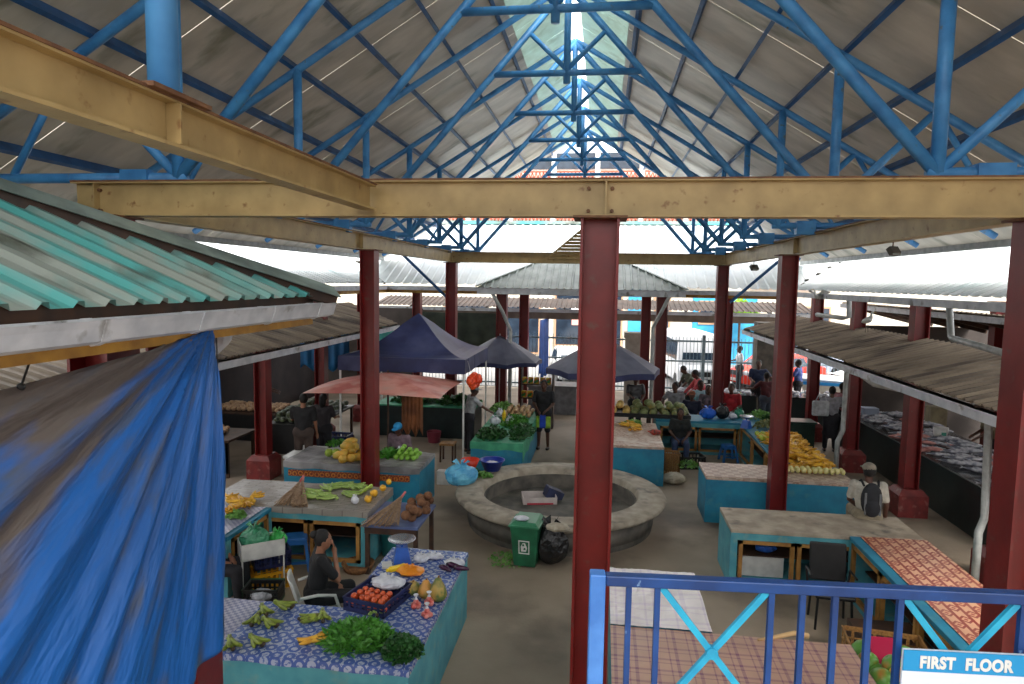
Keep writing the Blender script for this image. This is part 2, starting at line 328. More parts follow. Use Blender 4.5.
# ---- trusses
RX, ZR, SL, HS = -.68, 9.15, .605, 6.55       # ridge, its height, roof slope, half span
ZN = EYE+.937; ZCOL = EYE+3.36; NH = 3.37
TY0, TS = 6.04, 2.572
def rz_(dx): return ZR-SL*abs(dx)
names = ['nearest', 'second', 'third', 'fourth', 'fifth', 'sixth', 'farthest']
for k in range(7):
    y = TY0+k*TS
    t = thing('roof_truss', 'blue tubular roof truss, %s of the seven in the row' % names[k], 'truss', (RX, y, ZN), group='blue roof trusses')
    def T(nm, a, b, r, par=t):
        return MB().tube((a[0], 0, a[1]-ZN), (b[0], 0, b[1]-ZN), r, n=10).build(nm, blue, par, smooth=True)
    rr = .05
    for s in (-1, 1):
        T('top_chord', (0, ZR), (s*HS, rz_(HS)), .052)
        T('scissor_chord', (0, ZR-.05), (s*NH, ZN), .056)
        T('bottom_chord', (s*(NH-.08), ZN), (s*(HS-.35), ZN), .05)
        T('vertical_tube', (s*NH, ZN), (s*NH, rz_(NH)), .058)
        T('diagonal_strut', (s*NH, ZN), (s*(NH+1.1), rz_(NH+1.1)), .046)
        T('diagonal_strut', (s*5.15, ZN), (s*(NH+1.1), rz_(NH+1.1)), .036)
        T('diagonal_strut', (0, ZCOL+.05), (s*.62, ZR-.05-.62*(ZR-.05-ZN)/NH), .04)
        MB().box(s*(NH+.42)-.14, s*(NH+.42)+.14, -.075, .075, -.14, .07).build('clamp_plate', blue, t)
    T('collar_tube', (-1.2, ZCOL), (1.2, ZCOL), .052)
    T('king_post', (0, ZCOL-.17), (0, ZR), .056)
# ---- purlins
pd = [.33+.232*k for k in range(8)]
for s in (-1, 1):
    for i, q in enumerate(pd[:8]):
        dx = q*3.36
        if dx > HS: continue
        o = MB().beam((0, -1.5, 0), (0, 22.6, 0), .055, .12).build('roof_purlin', blue_dark); o.location = (RX+s*dx, 0, rz_(dx)+.11)
        o.rotation_euler = (0, s*math.atan(SL), 0)
        tag(o, 'dark blue purlin under the %s roof slope, number %s counted from the ridge' % ('left' if s < 0 else 'right', ['one', 'two', 'three', 'four', 'five', 'six', 'seven', 'eight'][i]), 'purlin', 'roof purlins')
# ---- main roof sheets with open laps between them
def slope_pt(s, d, y, dz=.19): return (RX+s*d, y, rz_(d)+dz)
mL = {-1: MB(), 1: MB()}; mC = {-1: MB(), 1: MB()}
for s in (-1, 1):
    y = -2.0; i = 0
    while y < 22.7:
        y1 = min(y+1.28, 22.8); g = .012 if i % 2 == 0 else .001
        mL[s].slab([slope_pt(s, .98, y), slope_pt(s, HS+.35, y), slope_pt(s, HS+.35, y1-g), slope_pt(s, .98, y1-g)], .012)
        mC[s].slab([slope_pt(s, .14, y), slope_pt(s, .985, y), slope_pt(s, .985, y1-.004), slope_pt(s, .14, y1-.02)], .006)
        y = y1; i += 1
for s, nm in ((-1, 'left'), (1, 'right')):
    struct(mL[s].build('ceiling_'+nm, sheet)); 
    o = mC[s].build('ridge_skylight', sheet_clear); tag(o, 'stained translucent strip of roof sheets beside the ridge, %s side' % nm, 'skylight')
# eave gutter of the main roof
for s, nm in ((-1, 'left'), (1, 'right')):
    x, y_, z_ = slope_pt(s, HS+.4, 0)
    o = MB().beam((x, -1.5, z_-.02), (x, 22.7, z_-.02), .14, .12).build('eave_gutter', pipe_m); tag(o, 'long grey eave gutter along the %s edge of the big roof' % nm, 'gutter')
# ---- outer ring roofs
XL_, XR_, YF = -7.0, 5.6, 21.0; ZE = 4.27; RW = 5.2; RS = .45; zr2 = ZE+RS*RW
def roof_face(name, pts, m, label, cat='roof', pitch=.22, amp=.035):
    o = corr(MB(), pts, pitch, amp).build(name, m); return tag(o, label, cat)
far_roof = roof_face('corrugated_roof', [(XL_, YF, ZE), (XR_, YF, ZE), (XR_+RW, YF+RW, zr2), (XL_-RW, YF+RW, zr2)], roof_white, 'bright white corrugated roof across the far side of the market yard', pitch=.3)
roof_face('corrugated_roof', [(XR_, 6.5, ZE), (XR_, YF, ZE), (XR_+RW, YF+RW, zr2), (XR_+RW, 6.5, zr2)], roof_white, 'white and teal corrugated roof along the right side above the fish stalls', pitch=.3)
roof_face('corrugated_roof', [(XL_, 8.9, ZE), (XL_, YF, ZE), (XL_-RW, YF+RW, zr2), (XL_-RW, 8.9, zr2)], roof_white, 'white corrugated roof along the left side behind the teal one', pitch=.3)
MB().beam((XL_-RW, YF+RW, zr2+.06), (XR_+RW, YF+RW, zr2+.06), .3, .12).build('ridge_cap', roof_teal, far_roof)
def valley(p, q, label):
    t = MB().beam(p, q, .06, .05)
    for i in range(9):
        c = V(p).lerp(V(q), .1+.09*i); t.ell(c+V((0, 0, .06)), (.09, .09, .05), n=6, m=4, jit=.3)
    o = t.build('roof_valley_debris', mat('leaf_litter', (54, 50, 42), (36, 34, 30), scale=12)); tag(o, label, 'debris')
valley((XR_, YF, ZE), (XR_+RW, YF+RW, zr2), 'dark leaf litter caught in the right roof valley')
valley((XL_, YF, ZE), (XL_-RW, YF+RW, zr2), 'dark leaf litter caught in the left roof valley')
for p, q, lb in (((XL_, YF-.06, ZE-.13), (XR_, YF-.06, ZE-.13), 'grey gutter under the far white roof'), ((XR_-.06, 6.6, ZE-.13), (XR_-.06, YF, ZE-.13), 'grey gutter under the right teal and white roof'), ((XL_+.06, 8.9, ZE-.13), (XL_+.06, YF, ZE-.13), 'grey gutter under the left white roof')):
    o = MB().beam(p, q, .12, .13).build('roof_gutter', gutter_m); tag(o, lb, 'gutter')
    if 'right' in lb: continue
    t = MB().beam(V(p)+V((0, .12 if 'far' in lb else 0, -.1)), V(q)+V((0, .12 if 'far' in lb else 0, -.1)), .05, .12).build('fascia_board', yellow_fascia, None); tag(t, lb.replace('grey gutter', 'yellow fascia board'), 'board')
# centre pavilion (hipped) in front of the far roof
px0, px1, py0, py1 = -3.75, 2.35, 19.9, 24; pz = 4.19
tpv = thing('entrance_pavilion_roof', 'low hipped corrugated roof over the market entrance passage', 'roof', (-.7, py0, pz))
def lp(p): return (p[0]+.7, p[1]-py0, p[2]-pz)
ra, rb = (px0+1.7, py0+1.9, pz+.88), (px1-1.7, py0+1.9, pz+.88)
pav = mat('grey_white_sheet', (170, 178, 176), (130, 140, 138), rough=.45, scale=2)
corr(MB(), [lp((px0, py0, pz)), lp((px1, py0, pz)), lp(rb), lp(ra)], .22).build('front_slope', pav, tpv)
corr(MB(), [lp((px1, py0, pz)), lp((px1, py1, pz)), lp(rb)], .22).build('side_slope', pav, tpv); corr(MB(), [lp((px0, py0, pz)), lp((px0, py1, pz)), lp(ra)], .22).build('side_slope', pav, tpv)
MB().beam(lp((px0-.05, py0, pz+.05)), lp(ra), .1, .03).beam(lp((px1+.05, py0, pz+.05)), lp(rb), .1, .03).beam(lp(ra), lp(rb), .12, .03).build('hip_flashing', flash_m, tpv)
MB().beam(lp((px0, py0, pz-.1)), lp((px1, py0, pz-.1)), .12, .16).build('gutter', gutter_m, tpv)
MB().path([lp((px0+.45, py0, pz-.15)), lp((px0+.75, py0+.1, pz-.7)), lp((px0+.95, py0+.5, pz-1.3)), lp((px0+.95, py0+.5, .3))], .055).build('downpipe', pipe_m, tpv)
MB().path([lp((px1-.45, py0, pz-.15)), lp((px1-.65, py0+.1, pz-.6)), lp((px1-.85, py0+.5, pz-1.1)), lp((px1-.85, py0+.5, .3))], .055).build('downpipe', pipe_m, tpv)
# columns of the entrance and of the ring
for x, y, lb in ((-3.1, 20.6, 'red column at the left front of the entrance, beside a grey downpipe'), (-2.8, 24, 'red column at the left rear of the entrance behind the umbrella'),
                 (1.75, 20.6, 'red column at the right front of the entrance, beside a grey downpipe'), (1.5, 24, 'red column at the right rear of the entrance')):
    column(x, y, 4.15, lb, .32)
for i, y in enumerate((7.5, 10.6, 13.7, 16.8, 19.9)):
    column(5.98, y, 4.1, 'red ring column on a block base along the right aisle, %s' % ['nearest, behind the big right column', 'beside the white drainpipes', 'between the man with the backpack and the fish', 'beside the seated man at the banana stall', 'farthest, next to the shopper in black'][i], .27, pedestal=.42)
    if i: column(-7.34, y+.0, 4.1, 'red ring column on a block base along the left aisle, %s' % ['', 'nearest, behind the tarp', 'left of the shoppers in black', 'behind the hanging blue cloth', 'farthest, left of the gazebo'][i], .27, pedestal=.42)
for i, (x, y) in enumerate(((-6.2, 22), (-.6, 26.5), (4.3, 24), (9.4, 13.5), (9.4, 17.5), (9.4, 9.6))):
    column(x, y, 4.1, ['red column far left under the far white roof', 'red column behind the middle of the entrance', 'red column far right under the far white roof', 'red column at the rear of the fish stalls, middle', 'red column at the rear of the fish stalls, farthest', 'red column at the rear of the fish stalls, nearest'][i], .27)
# lower brown roofs
def lower_roof(label, eave, top, m, glabel, rl=None):
    t = thing('lean_to_roof', label, 'roof', eave[0]); o0 = V(eave[0])
    P = [V(eave[0])-o0, V(eave[1])-o0, V(top[1])-o0, V(top[0])-o0]
    corr(MB(), P, .2, .035).build('corrugated_sheet', m, t)
    MB().beam(P[0]+V((0, 0, -.1)), P[1]+V((0, 0, -.1)), .12, .13).beam(P[0]+V((0, 0, -.05)), P[1]+V((0, 0, -.05)), .15, .03).build('gutter', gutter_m, t)
    m2 = MB(); n = int((P[1]-P[0]).length/1.5)
    for i in range(n+1):
        a = P[0].lerp(P[1], i/n)-V((0, 0, .06)); b = P[3].lerp(P[2], i/n)-V((0, 0, .06)); m2.beam(a, b, .06, .1)
    m2.build('rafter', wood_dark, t)
    return t
lower_roof('weathered brown corrugated lean-to roof above the fish stalls on the right', [(4.5, 7.2, 3.0), (4.5, 22.3, 3.0)], [(6.1, 7.2, 3.42), (6.1, 22.3, 3.42)], roof_brown, '')
lower_roof('weathered beige corrugated lean-to roof on the left beside the gazebo', [(-6.2, 3.2, 3.05), (-6.2, 19.8, 3.05)], [(-8.4, 3.2, 3.6), (-8.4, 21.5, 3.6)], roof_brown, '')
roof_dark = mat('dark_brown_sheet', (104, 86, 74), (74, 60, 52), rough=.7, scale=2)
lr = lower_roof('dark brown corrugated canopy roof beyond the market entrance', [(-9, 25.6, 3.4), (7.6, 25.6, 3.4)], [(-9, 27.4, 3.72), (7.6, 27.4, 3.72)], roof_dark, '')
MB().box(0, 16.6, .06, .1, -.42, -.12).build('fascia_board', mat('beige_brown_board', (134, 118, 104), (110, 96, 84), rough=.7, scale=3), lr)
lower_roof('dark brown corrugated canopy roof behind the fish stalls', [(8.0, 9, 3.85), (8.0, 24, 3.85)], [(10.2, 9, 3.3), (10.2, 24, 3.3)], roof_brown, '')
# pipes
def pipe(name, pts, r, label): return tag(MB().path(pts, r, n=10).build(name, pipe_m, None, smooth=True), label, 'pipe')
a = atX(849, 297, 5.62); b = atX(849, 317, 5.62); pipe('drainpipe', [a, b, b+V((-.12, .08, -.03)), b+V((-.25, 1.5, -.02))], .055, 'short grey drainpipe dropping from the white roof gutter beside the raised-wing egret')
a = atX(949, 302, 5.56); b = atX(951, 336, 5.5); pipe('drainpipe', [a, b, V((5.4, b.y-.25, b.z-.02)), V((5.05, 8.1, b.z-.12))], .05, 'bent grey drainpipe lying on the lean-to roof at the right')
pipe('downpipe', [(4.52, 12.35, 2.86), (4.7, 12.3, 2.72), (5.75, 11.2, 2.62), (5.75, 10.75, 2.5), (5.72, 10.6, 1.0), (5.6, 10.5, .8), (5.6, 10.5, 0)], .055, 'grey downpipe running under the gutter and down beside the tiled counter')
pipe('downpipe', [(5.72, 16.6, 3.3), (5.72, 16.6, 1.0), (5.58, 16.5, .75), (5.58, 16.5, 0)], .055, 'grey downpipe beside the red column behind the yellow banana heap') 
pipe('downpipe', [(5.83, 10.35, 3.3), (5.83, 10.35, 0)], .045, 'straight grey downpipe close behind the big right column')
# floodlights
def flood(p, label, s=1, rz=0):
    t = thing('floodlight', label, 'light', p, rz); t.scale = (s,)*3
    MB().tube((0, 0, 0), (0, 0, -.12), .012).build('bracket', rust, t); MB().cbox((0, -.02, -.17), (.22, .1, .15), rx=R(-35)).build('housing', cement_dark, t)
    MB().cbox((0, -.062, -.195), (.19, .01, .12), rx=R(-35)).build('glass', mat('lamp_glass', (150, 155, 150), rough=.2), t)
flood((3.38, 8.55, ZB), 'grey floodlight hanging under the right cream beam, nearer one', .62, R(30)); flood((3.38, 16.0, ZB), 'grey floodlight hanging under the right cream beam, farther one', .8, R(30))
# gable louvre seen beside the central column
tl = thing('gable_louvre', 'small triangular slatted cream gable panel left of the central column top', 'louvre', atY(590, 262, 17.6))
m = MB(); 
for i in range(12):
    w = 1.25*(1-i/12.5); m.cbox((-w/2+.1, 0, .06+i*.085), (w, .03, .07), rx=R(25))
m.build('slats', cream, tl); MB().beam((-1.2, 0, 0), (.1, 0, 1.12), .05, .04).beam((-1.2, 0, 0), (.4, 0, 0), .06, .06).tube((.1, 0, 1.1), (.1, 0, 1.7), .03).build('frame', cream, tl)
# braces at the rear columns
for x, s, lb in ((CX[0], -1, 'left'), (CX[1], 1, 'right')):
    tag(MB().tube((x+s*.15, 19.5, 3.9), (x+s*1.5, 19.5, 5.15), .045).build('knee_brace', blue_dark), 'blue diagonal brace at the rear %s column' % lb, 'brace')
# ================================================================ near teal roof, tarp, railing
ex, ez, ey1, pit = -2.85, 4.22, 6.5, .42
hr = thing('teal_roof', 'weathered teal corrugated roof in the left foreground with a grey hip flashing', 'roof', (ex, ey1, ez))
def hl(x, y, z): return (x-ex, y-ey1, z-ez)
w = 5.0
corr(MB(), [hl(ex, .5, ez), hl(ex, ey1, ez), hl(ex-w, ey1-w, ez+pit*w), hl(ex-w, .5, ez+pit*w)], .24, .04, .36).build('ribbed_sheet', roof_teal, hr)
corr(MB(), [hl(ex, ey1, ez), hl(ex-2*w, ey1, ez), hl(ex-w, ey1-w, ez+pit*w)], .24, .04).build('rear_sheet', roof_teal, hr)
m = MB(); a = V(hl(ex+.1, ey1+.1, ez+.0)); b = V(hl(ex-w, ey1-w, ez+pit*w+.1)); sd = V((.16, -.16, .0))
m.add([a, b, b+sd+V((0, 0, -.01)), a+sd+V((0, 0, -.01)), a+V((0, 0, .1)), b+V((0, 0, .1)), a-sd, b-sd], [(4, 5, 2, 3), (4, 6, 7, 5), (0, 3, 2, 1)]); m.build('hip_flashing', flash_m, hr); MB().beam(a-V((0, 0, .04)), b-V((0, 0, .04)), .2, .12).build('hip_gap_blocker', wood_dark, hr)  # dark bar added under the flashing to block bright gaps
m = MB()
for y0 in [i*1.05+.6 for i in range(7)]:
    m.beam(hl(ex+.09, y0, ez-.17), hl(ex+.09, y0+1.03, ez-.17), .11, .13)
prof = [(x_*.8, z_*.78) for x_, z_ in [(-.07, .05), (-.07, -.09), (0, -.13), (.08, -.1), (.11, 0), (.13, .05), (.11, .05), (.09, 0), (.07, -.08), (0, -.11), (-.05, -.08), (-.05, .05)]]
g = MB(); n = len(prof); y0, y1 = .5, ey1-.02; vs = [hl(ex+.09+x, y, ez-.1+z) for y in (y0, y1) for x, z in prof]
g.add(vs, [(i, (i+1) % n, (i+1) % n+n, i+n) for i in range(n)]+[tuple(range(n)), tuple(range(2*n-1, n-1, -1))]); g.build('gutter', gutter_m, hr)
m = MB()
for y in (2.5, 3.3, 4.2, 5.2, 6.1): 
    n2 = len(prof); vs = [hl(ex+.09+x*1.06, yy, ez-.1+z*1.08) for yy in (y, y+.07) for x, z in prof]; m.add(vs, [(i, (i+1) % n2, (i+1) % n2+n2, i+n2) for i in range(n2)]+[tuple(range(n2)), tuple(range(2*n2-1, n2-1, -1))])
m.build('gutter_joint', gutter_m, hr)
MB().box(hl(ex-.06, 0, 0)[0], hl(ex-.01, 0, 0)[0], .5-ey1, 0-.15, -.275, -.15).build('fascia_board', yellow_fascia, hr)
MB().beam(hl(ex-.1, .5, ez-.03), hl(ex-.1, ey1, ez-.03), .06, .11).build('eave_batten', wood_dark, hr)
MB().path([hl(-2.95, 4.95, 4.05), hl(-3.1, 5.15, 3.9), hl(-3.5, 5.3, 3.6)], .07).build('downpipe', gutter_m, hr)
# dark red post close to the hut and the pillar below the tarp
column(-3.42, 4.2, 4.1, 'dark red column stub seen between the teal roof gutter and the tarp', .3)
column(-3.34, 4.95, 4.1, 'red column at the lower left whose foot shows below the blue tarp', .36)
# tarp: sags from the fascia, creased towards its upper right corner
def tarp():
    N, Mv = 200, 70; vs = []; fs = []; rnd = random.Random(3)
    yR, yL = 4.62, 1.4
    for i in range(N+1):
        u = i/N; y = yR+(yL-yR)*u
        ztop = 4.03-.30*min(1, (u/.95))**.8
        zbot = 1.57-.45*u
        for j in range(Mv+1):
            v = j/Mv; z = ztop+(zbot-ztop)*v
            # crease angle about the hanging corner
            dy, dz = (yR-y)+.02, 4.06-z; ang = math.atan2(dy, dz+.05); rr = math.hypot(dy, dz)
            amp = .03*min(1, rr*1.3)
            x = -2.83+amp*math.sin(ang*34+1.5*math.sin(ang*9))+.008*math.sin(ang*57+rr*2)+.12*math.sin(math.pi*v)*(.3+u)-.02
            vs.append((x, y+.012*math.sin(z*9)*(1 if i == 0 else 0), z))
    for i in range(N):
        for j in range(Mv):
            a = i*(Mv+1)+j; fs.append((a, a+1, a+Mv+2, a+Mv+1))
    return MB().add(vs, fs)
mt, nt, b = _new('tarp_cloth'); N = nt.nodes; L = nt.links
tc = N.new('ShaderNodeTexCoord'); sep = N.new('ShaderNodeSeparateXYZ'); L.new(tc.outputs['Object'], sep.inputs[0])
def ma(op, a, b_=None):
    n = N.new('ShaderNodeMath'); n.operation = op
    for i, v in enumerate((a, b_)):
        if v is None: continue
        if isinstance(v, (int, float)): n.inputs[i].default_value = v
        else: L.new(v, n.inputs[i])
    return n.outputs[0]
dy = ma('SUBTRACT', 4.66, sep.outputs[1]); dz = ma('SUBTRACT', 4.12, sep.outputs[2]); ang = ma('ARCTAN2', dy, dz); rad = ma('SQRT', ma('ADD', ma('MULTIPLY', dy, dy), ma('MULTIPLY', dz, dz)))
cmb = N.new('ShaderNodeCombineXYZ'); L.new(ma('MULTIPLY', ang, 5.5), cmb.inputs[0]); L.new(ma('MULTIPLY', rad, .55), cmb.inputs[1])
nz = N.new('ShaderNodeTexNoise'); nz.inputs['Scale'].default_value = 1.25; nz.inputs['Detail'].default_value = 4; L.new(cmb.outputs[0], nz.inputs['Vector'])
# blue where the angle is small, grey-brown underside showing above
f = ma('ADD', ma('MULTIPLY', ma('SUBTRACT', nz.outputs[0], .5), 2.4), ma('MULTIPLY', ma('SUBTRACT', 1.17, ang), 2.4))
mr = N.new('ShaderNodeMapRange'); mr.inputs[1].default_value = -.12; mr.inputs[2].default_value = .22; L.new(f, mr.inputs[0])
mx = N.new('ShaderNodeMix'); mx.data_type = 'RGBA'; L.new(mr.outputs[0], mx.inputs[0]); mx.inputs[6].default_value = rgb((92, 84, 80)); mx.inputs[7].default_value = rgb((18, 88, 164))
nz2 = N.new('ShaderNodeTexNoise'); nz2.inputs['Scale'].default_value = 2.2; nz2.inputs['Detail'].default_value = 6; L.new(cmb.outputs[0], nz2.inputs['Vector'])
mr2 = N.new('ShaderNodeMapRange'); mr2.inputs[1].default_value = .54; mr2.inputs[2].default_value = .66; L.new(nz2.outputs[0], mr2.inputs[0])
mx2 = N.new('ShaderNodeMix'); mx2.data_type = 'RGBA'; L.new(ma('MULTIPLY', mr2.outputs[0], .8), mx2.inputs[0]); L.new(mx.outputs[2], mx2.inputs[6]); mx2.inputs[7].default_value = rgb((72, 80, 94)); L.new(mx2.outputs[2], b.inputs['Base Color'])
b.inputs['Roughness'].default_value = .45
nz3 = N.new('ShaderNodeTexNoise'); nz3.inputs['Scale'].default_value = 6; L.new(cmb.outputs[0], nz3.inputs['Vector']); bp = N.new('ShaderNodeBump'); bp.inputs['Strength'].default_value = .5; bp.inputs['Distance'].default_value = .05; L.new(nz3.outputs[0], bp.inputs['Height']); L.new(bp.outputs[0], b.inputs['Normal'])
tb = tarp().build('tarpaulin', mt, None, smooth=True); md = tb.modifiers.new('s', 'SOLIDIFY'); md.thickness = .004
tag(tb, 'large creased blue and grey tarpaulin hanging from the yellow fascia at the left', 'tarp')
tag(MB().path([(-2.87, 4.68, 4.05), (-2.87, 4.69, 3.2), (-2.87, 4.68, 1.6)], .006).build('tarp_rope', black), 'thin dark rope hanging along the right edge of the blue tarp', 'rope')
tag(MB().path([(-2.9, 3.2, 4.05), (-2.9, 3.05, 3.95), (-2.86, 2.95, 3.84)], .006).ell((-2.86, 2.95, 3.84), (.02, .02, .02)).build('tarp_tie', black), 'short dark tie holding the top edge of the tarp to the roof', 'rope')
# upper deck under the viewer
struct(MB().box(-.9, 5.2, -1.5, 2.15, 2.45, 2.62).build('floor_upper_deck', concrete))
# railing
A = at(598, 573, 3.62); B = at(1024, 592, 3.62); dr = (B-A); dr.z = 0; dr.normalize()
def rx(px): # distance along the rail seen at a pixel on its top line
    d = _ray(px, 573+(px-598)*.0446+40); nrm = V((-dr.y, dr.x, 0)); k = nrm.dot(A-V((0, 0, EYE)))/nrm.dot(d); return (V((0, 0, EYE))+d*k-A).dot(dr)
rail = thing('railing', 'blue steel railing with light blue crossed braces along the upper deck', 'railing', (A.x, A.y, 2.62), math.atan2(dr.y, dr.x))
hR = 1.0
MB().box(.02, 3.1, -.016, .016, hR-.03, hR).build('top_rail', rail_blue, rail, bevel=.004)
MB().box(0, 3.1, -.014, .014, .1, .13).build('bottom_rail', rail_blue, rail)
MB().box(-.022, .02, -.021, .021, 0, hR+.003).build('end_post', mat('rail_post_paint', (76, 132, 204), (52, 104, 178), rough=.35, scale=9), rail, bevel=.004)
for px in (628, 656.5, 770, 801, 833.5, 867.5, 898.5, 1020.5):
    x = rx(px); MB().box(x-.0075, x+.0075, -.0075, .0075, .1, hR-.03).build('baluster', rail_blue, rail)
for i in range(15): x = rx(1020.5)+.084*(i+1); MB().box(x-.0075, x+.0075, -.0075, .0075, .1, hR-.03).build('baluster', rail_blue, rail)
MB().box(3.06, 3.1, -.021, .021, 0, hR+.003).build('end_post', rail_blue, rail)
for a_, b_ in ((656.5, 770), (898.5, 1020.5)):
    x0, x1 = rx(a_)+.012, rx(b_)-.012; h0, h1 = .968, .968-(x1-x0)*1.27
    t = MB().beam((x0, 0, h0), (x1, 0, h1), .012, .017).build('cross_brace', rail_cyan, rail); MB().beam((x0, .002, h1), (x1, .002, h0), .012, .017).build('cross_brace', rail_cyan, rail)
    MB().tube(((x0+x1)/2, -.012, (h0+h1)/2), ((x0+x1)/2, .012, (h0+h1)/2), .016, n=14).build('brace_boss', rail_cyan, rail)
    MB().beam((x0, 0, h1), (x1, 0, h1), .01, .02).build('panel_bar', rail_blue, rail)
# FIRST FLOOR sign
x0 = rx(899); sg = thing('floor_sign', 'FIRST FLOOR sign board, blue band over white, fixed to the railing', 'sign', rail.matrix_basis @ V((0, 0, 0)), 0)
sg.rotation_euler = rail.rotation_euler; sg.location = V((A.x, A.y, 2.62))+dr*x0
sh = .845
MB().box(0, .62, -.03, -.022, .46, sh).build('board', mat('sign_white', (214, 222, 236), rough=.4), sg)
MB().box(0, .62, -.033, -.0305, sh-.056, sh).build('blue_band', mat('sign_blue', (24, 142, 200), rough=.4), sg)
cu = bpy.data.curves.new('t', 'FONT'); cu.body = 'FIRST'; cu.size = .043; cu.extrude = .001; cu.offset = .002; cu.space_character = 1.08
for word, dx in (('FIRST', 0), ('FLOOR', .113)):
    cu.body = word; o = bpy.data.objects.new('t', cu); COL.objects.link(o); bpy.context.view_layer.update(); me = bpy.data.meshes.new_from_object(o.evaluated_get(bpy.context.evaluated_depsgraph_get())); bpy.data.objects.remove(o)
    me.materials.clear(); me.materials.append(white); o = bpy.data.objects.new('lettering', me); COL.objects.link(o); o.parent = sg; o.rotation_euler = (R(90), 0, 0); o.scale = (.8, 1, 1); o.location = (.04+dx, -.0345, sh-.044)
MB().add([(.03, -.031, sh-.14), (.055, -.031, sh-.115), (.07, -.031, sh-.125), (.045, -.031, sh-.17), (.03, -.031, sh-.14+.0)], [(0, 1, 2, 3)]).build('arrow_mark', mat('sign_blue', (24, 142, 200)), sg)
# ================================================================ counters
gold = mat('rail_timber', (170, 124, 62), (132, 92, 44), rough=.55, scale=6, bump=.08)
def arm(t, x0, x1, y0, y1, h, body, topm, open_side=None, nf=2, lip=.0, topname='worktop'):
    """one masonry counter arm; open_side '+x','-x','-y' gives timber framed openings"""
    T = .06; m = MB()
    if open_side is None: m.box(x0, x1, y0, y1, 0, h-T)
    else:
        ax = 'x' if 'x' in open_side else 'y'
        m.box(x0, x1, y0, y1, 0, .08)
        if open_side == '-y': m.box(x0, x1, y1-.1, y1, .08, h-T).box(x0, x0+.1, y0, y1-.1, .08, h-T).box(x1-.1, x1, y0, y1-.1, .08, h-T).box(x0+.1, x1-.1, y0, y0+.06, h-T-.1, h-T)
        if open_side == '+x': m.box(x0, x0+.1, y0, y1, .08, h-T).box(x0+.1, x1, y0, y0+.1, .08, h-T).box(x0+.1, x1, y1-.1, y1, .08, h-T)
        if open_side == '-x': m.box(x1-.1, x1, y0, y1, .08, h-T).box(x0, x1-.1, y0, y0+.1, .08, h-T).box(x0, x1-.1, y1-.1, y1, .08, h-T)
    m.build('body', body, t)
    MB().box(x0, x1, y0, y1, h-T, h).build(topname, topm, t, bevel=.008)
    if open_side:
        L0, L1 = (x0+.1, x1-.1) if ax == 'y' else (y0+.1, y1-.1); zz0, zz1 = .08, h-T-(.1 if ax == 'y' else 0)
        for i in range(nf):
            a = L0+(L1-L0)*i/nf+.02; b_ = L0+(L1-L0)*(i+1)/nf-.02; fr = MB(); q = .055
            def bx(u0, u1, z0_, z1_):
                if ax == 'y': fr.box(u0, u1, y0-.012, y0+.04, z0_, z1_)
                elif open_side == '+x': fr.box(x1-.04, x1+.012, u0, u1, z0_, z1_)
                else: fr.box(x0-.012, x0+.04, u0, u1, z0_, z1_)
            bx(a, b_, zz1-q, zz1); bx(a, b_, zz0, zz0+q); bx(a, a+q, zz0, zz1); bx(b_-q, b_, zz0, zz1); fr.build('timber_frame', gold, t)
        s = MB()
        if ax == 'y': s.box(x0+.1, x1-.1, y0+.2, y1-.1, .4, .42)
        elif open_side == '+x': s.box(x0+.1, x1-.2, y0+.1, y1-.1, .4, .42)
        else: s.box(x0+.2, x1-.1, y0+.1, y1-.1, .4, .42)
        s.build('shelf', wood_dark, t)
H = .87
# A front left, B behind it, D, E, F, G, H, I
cA = thing('market_counter', 'L-shaped pale teal counter at the front left under blue flowered cloth', 'counter')
arm(cA, -4.3, -1.66, 5.62, 6.62, H, teal_old, teal_old); arm(cA, -2.66, -1.66, 6.62, 8.3, H, teal_old, teal_old)
cB = thing('market_counter', 'L-shaped counter with timber framed openings left of the coconut table', 'counter')
arm(cB, -6.15, -3.45, 9.5, 10.75, H, teal_old, teal, '-y', 3); arm(cB, -6.15, -4.98, 8.25, 9.5, H, teal_old, teal, '+x', 2)
cD = thing('market_counter', 'teal block counter behind the left steel column with breadfruit and papayas', 'counter'); arm(cD, -6.0, -3.32, 11.95, 13.1, H, teal, teal)
cE = thing('market_counter', 'teal counter under green cloth and herbs left of the fountain', 'counter'); arm(cE, -2.8, -1.65, 14.25, 18.0, H, teal, teal)
cF = thing('market_counter', 'teal block counter with a speckled top just right of the central column', 'counter'); arm(cF, .28, 1.4, 14.6, 17.1, H, teal, top_pink)
cG = thing('market_counter', 'U-shaped teal counter heaped with yellow bananas behind the right column', 'counter')
arm(cG, 1.97, 4.57, 12.5, 13.45, H, teal, top_pink); arm(cG, 3.56, 4.57, 13.45, 17.6, H, teal_old, teal, '-x', 3); arm(cG, 1.45, 4.57, 17.6, 18.5, H, teal_old, teal, '-y', 3)
cH = thing('market_counter', 'teal counter with cement top and framed openings where the backpack man sits', 'counter')
arm(cH, 1.93, 4.57, 9.82, 10.78, H, teal_old, top_stone, '-y', 3); arm(cH, 3.56, 4.57, 6.6, 9.82, H, teal_old, teal, '-x', 3)
cI = thing('market_counter', 'L-shaped counter at the bottom behind the railing, covered by white and plaid cloths', 'counter')
arm(cI, .17, 1.18, 6.72, 8.12, H, teal_old, teal); arm(cI, .17, 2.5, 5.5, 6.72, H, teal_old, teal)
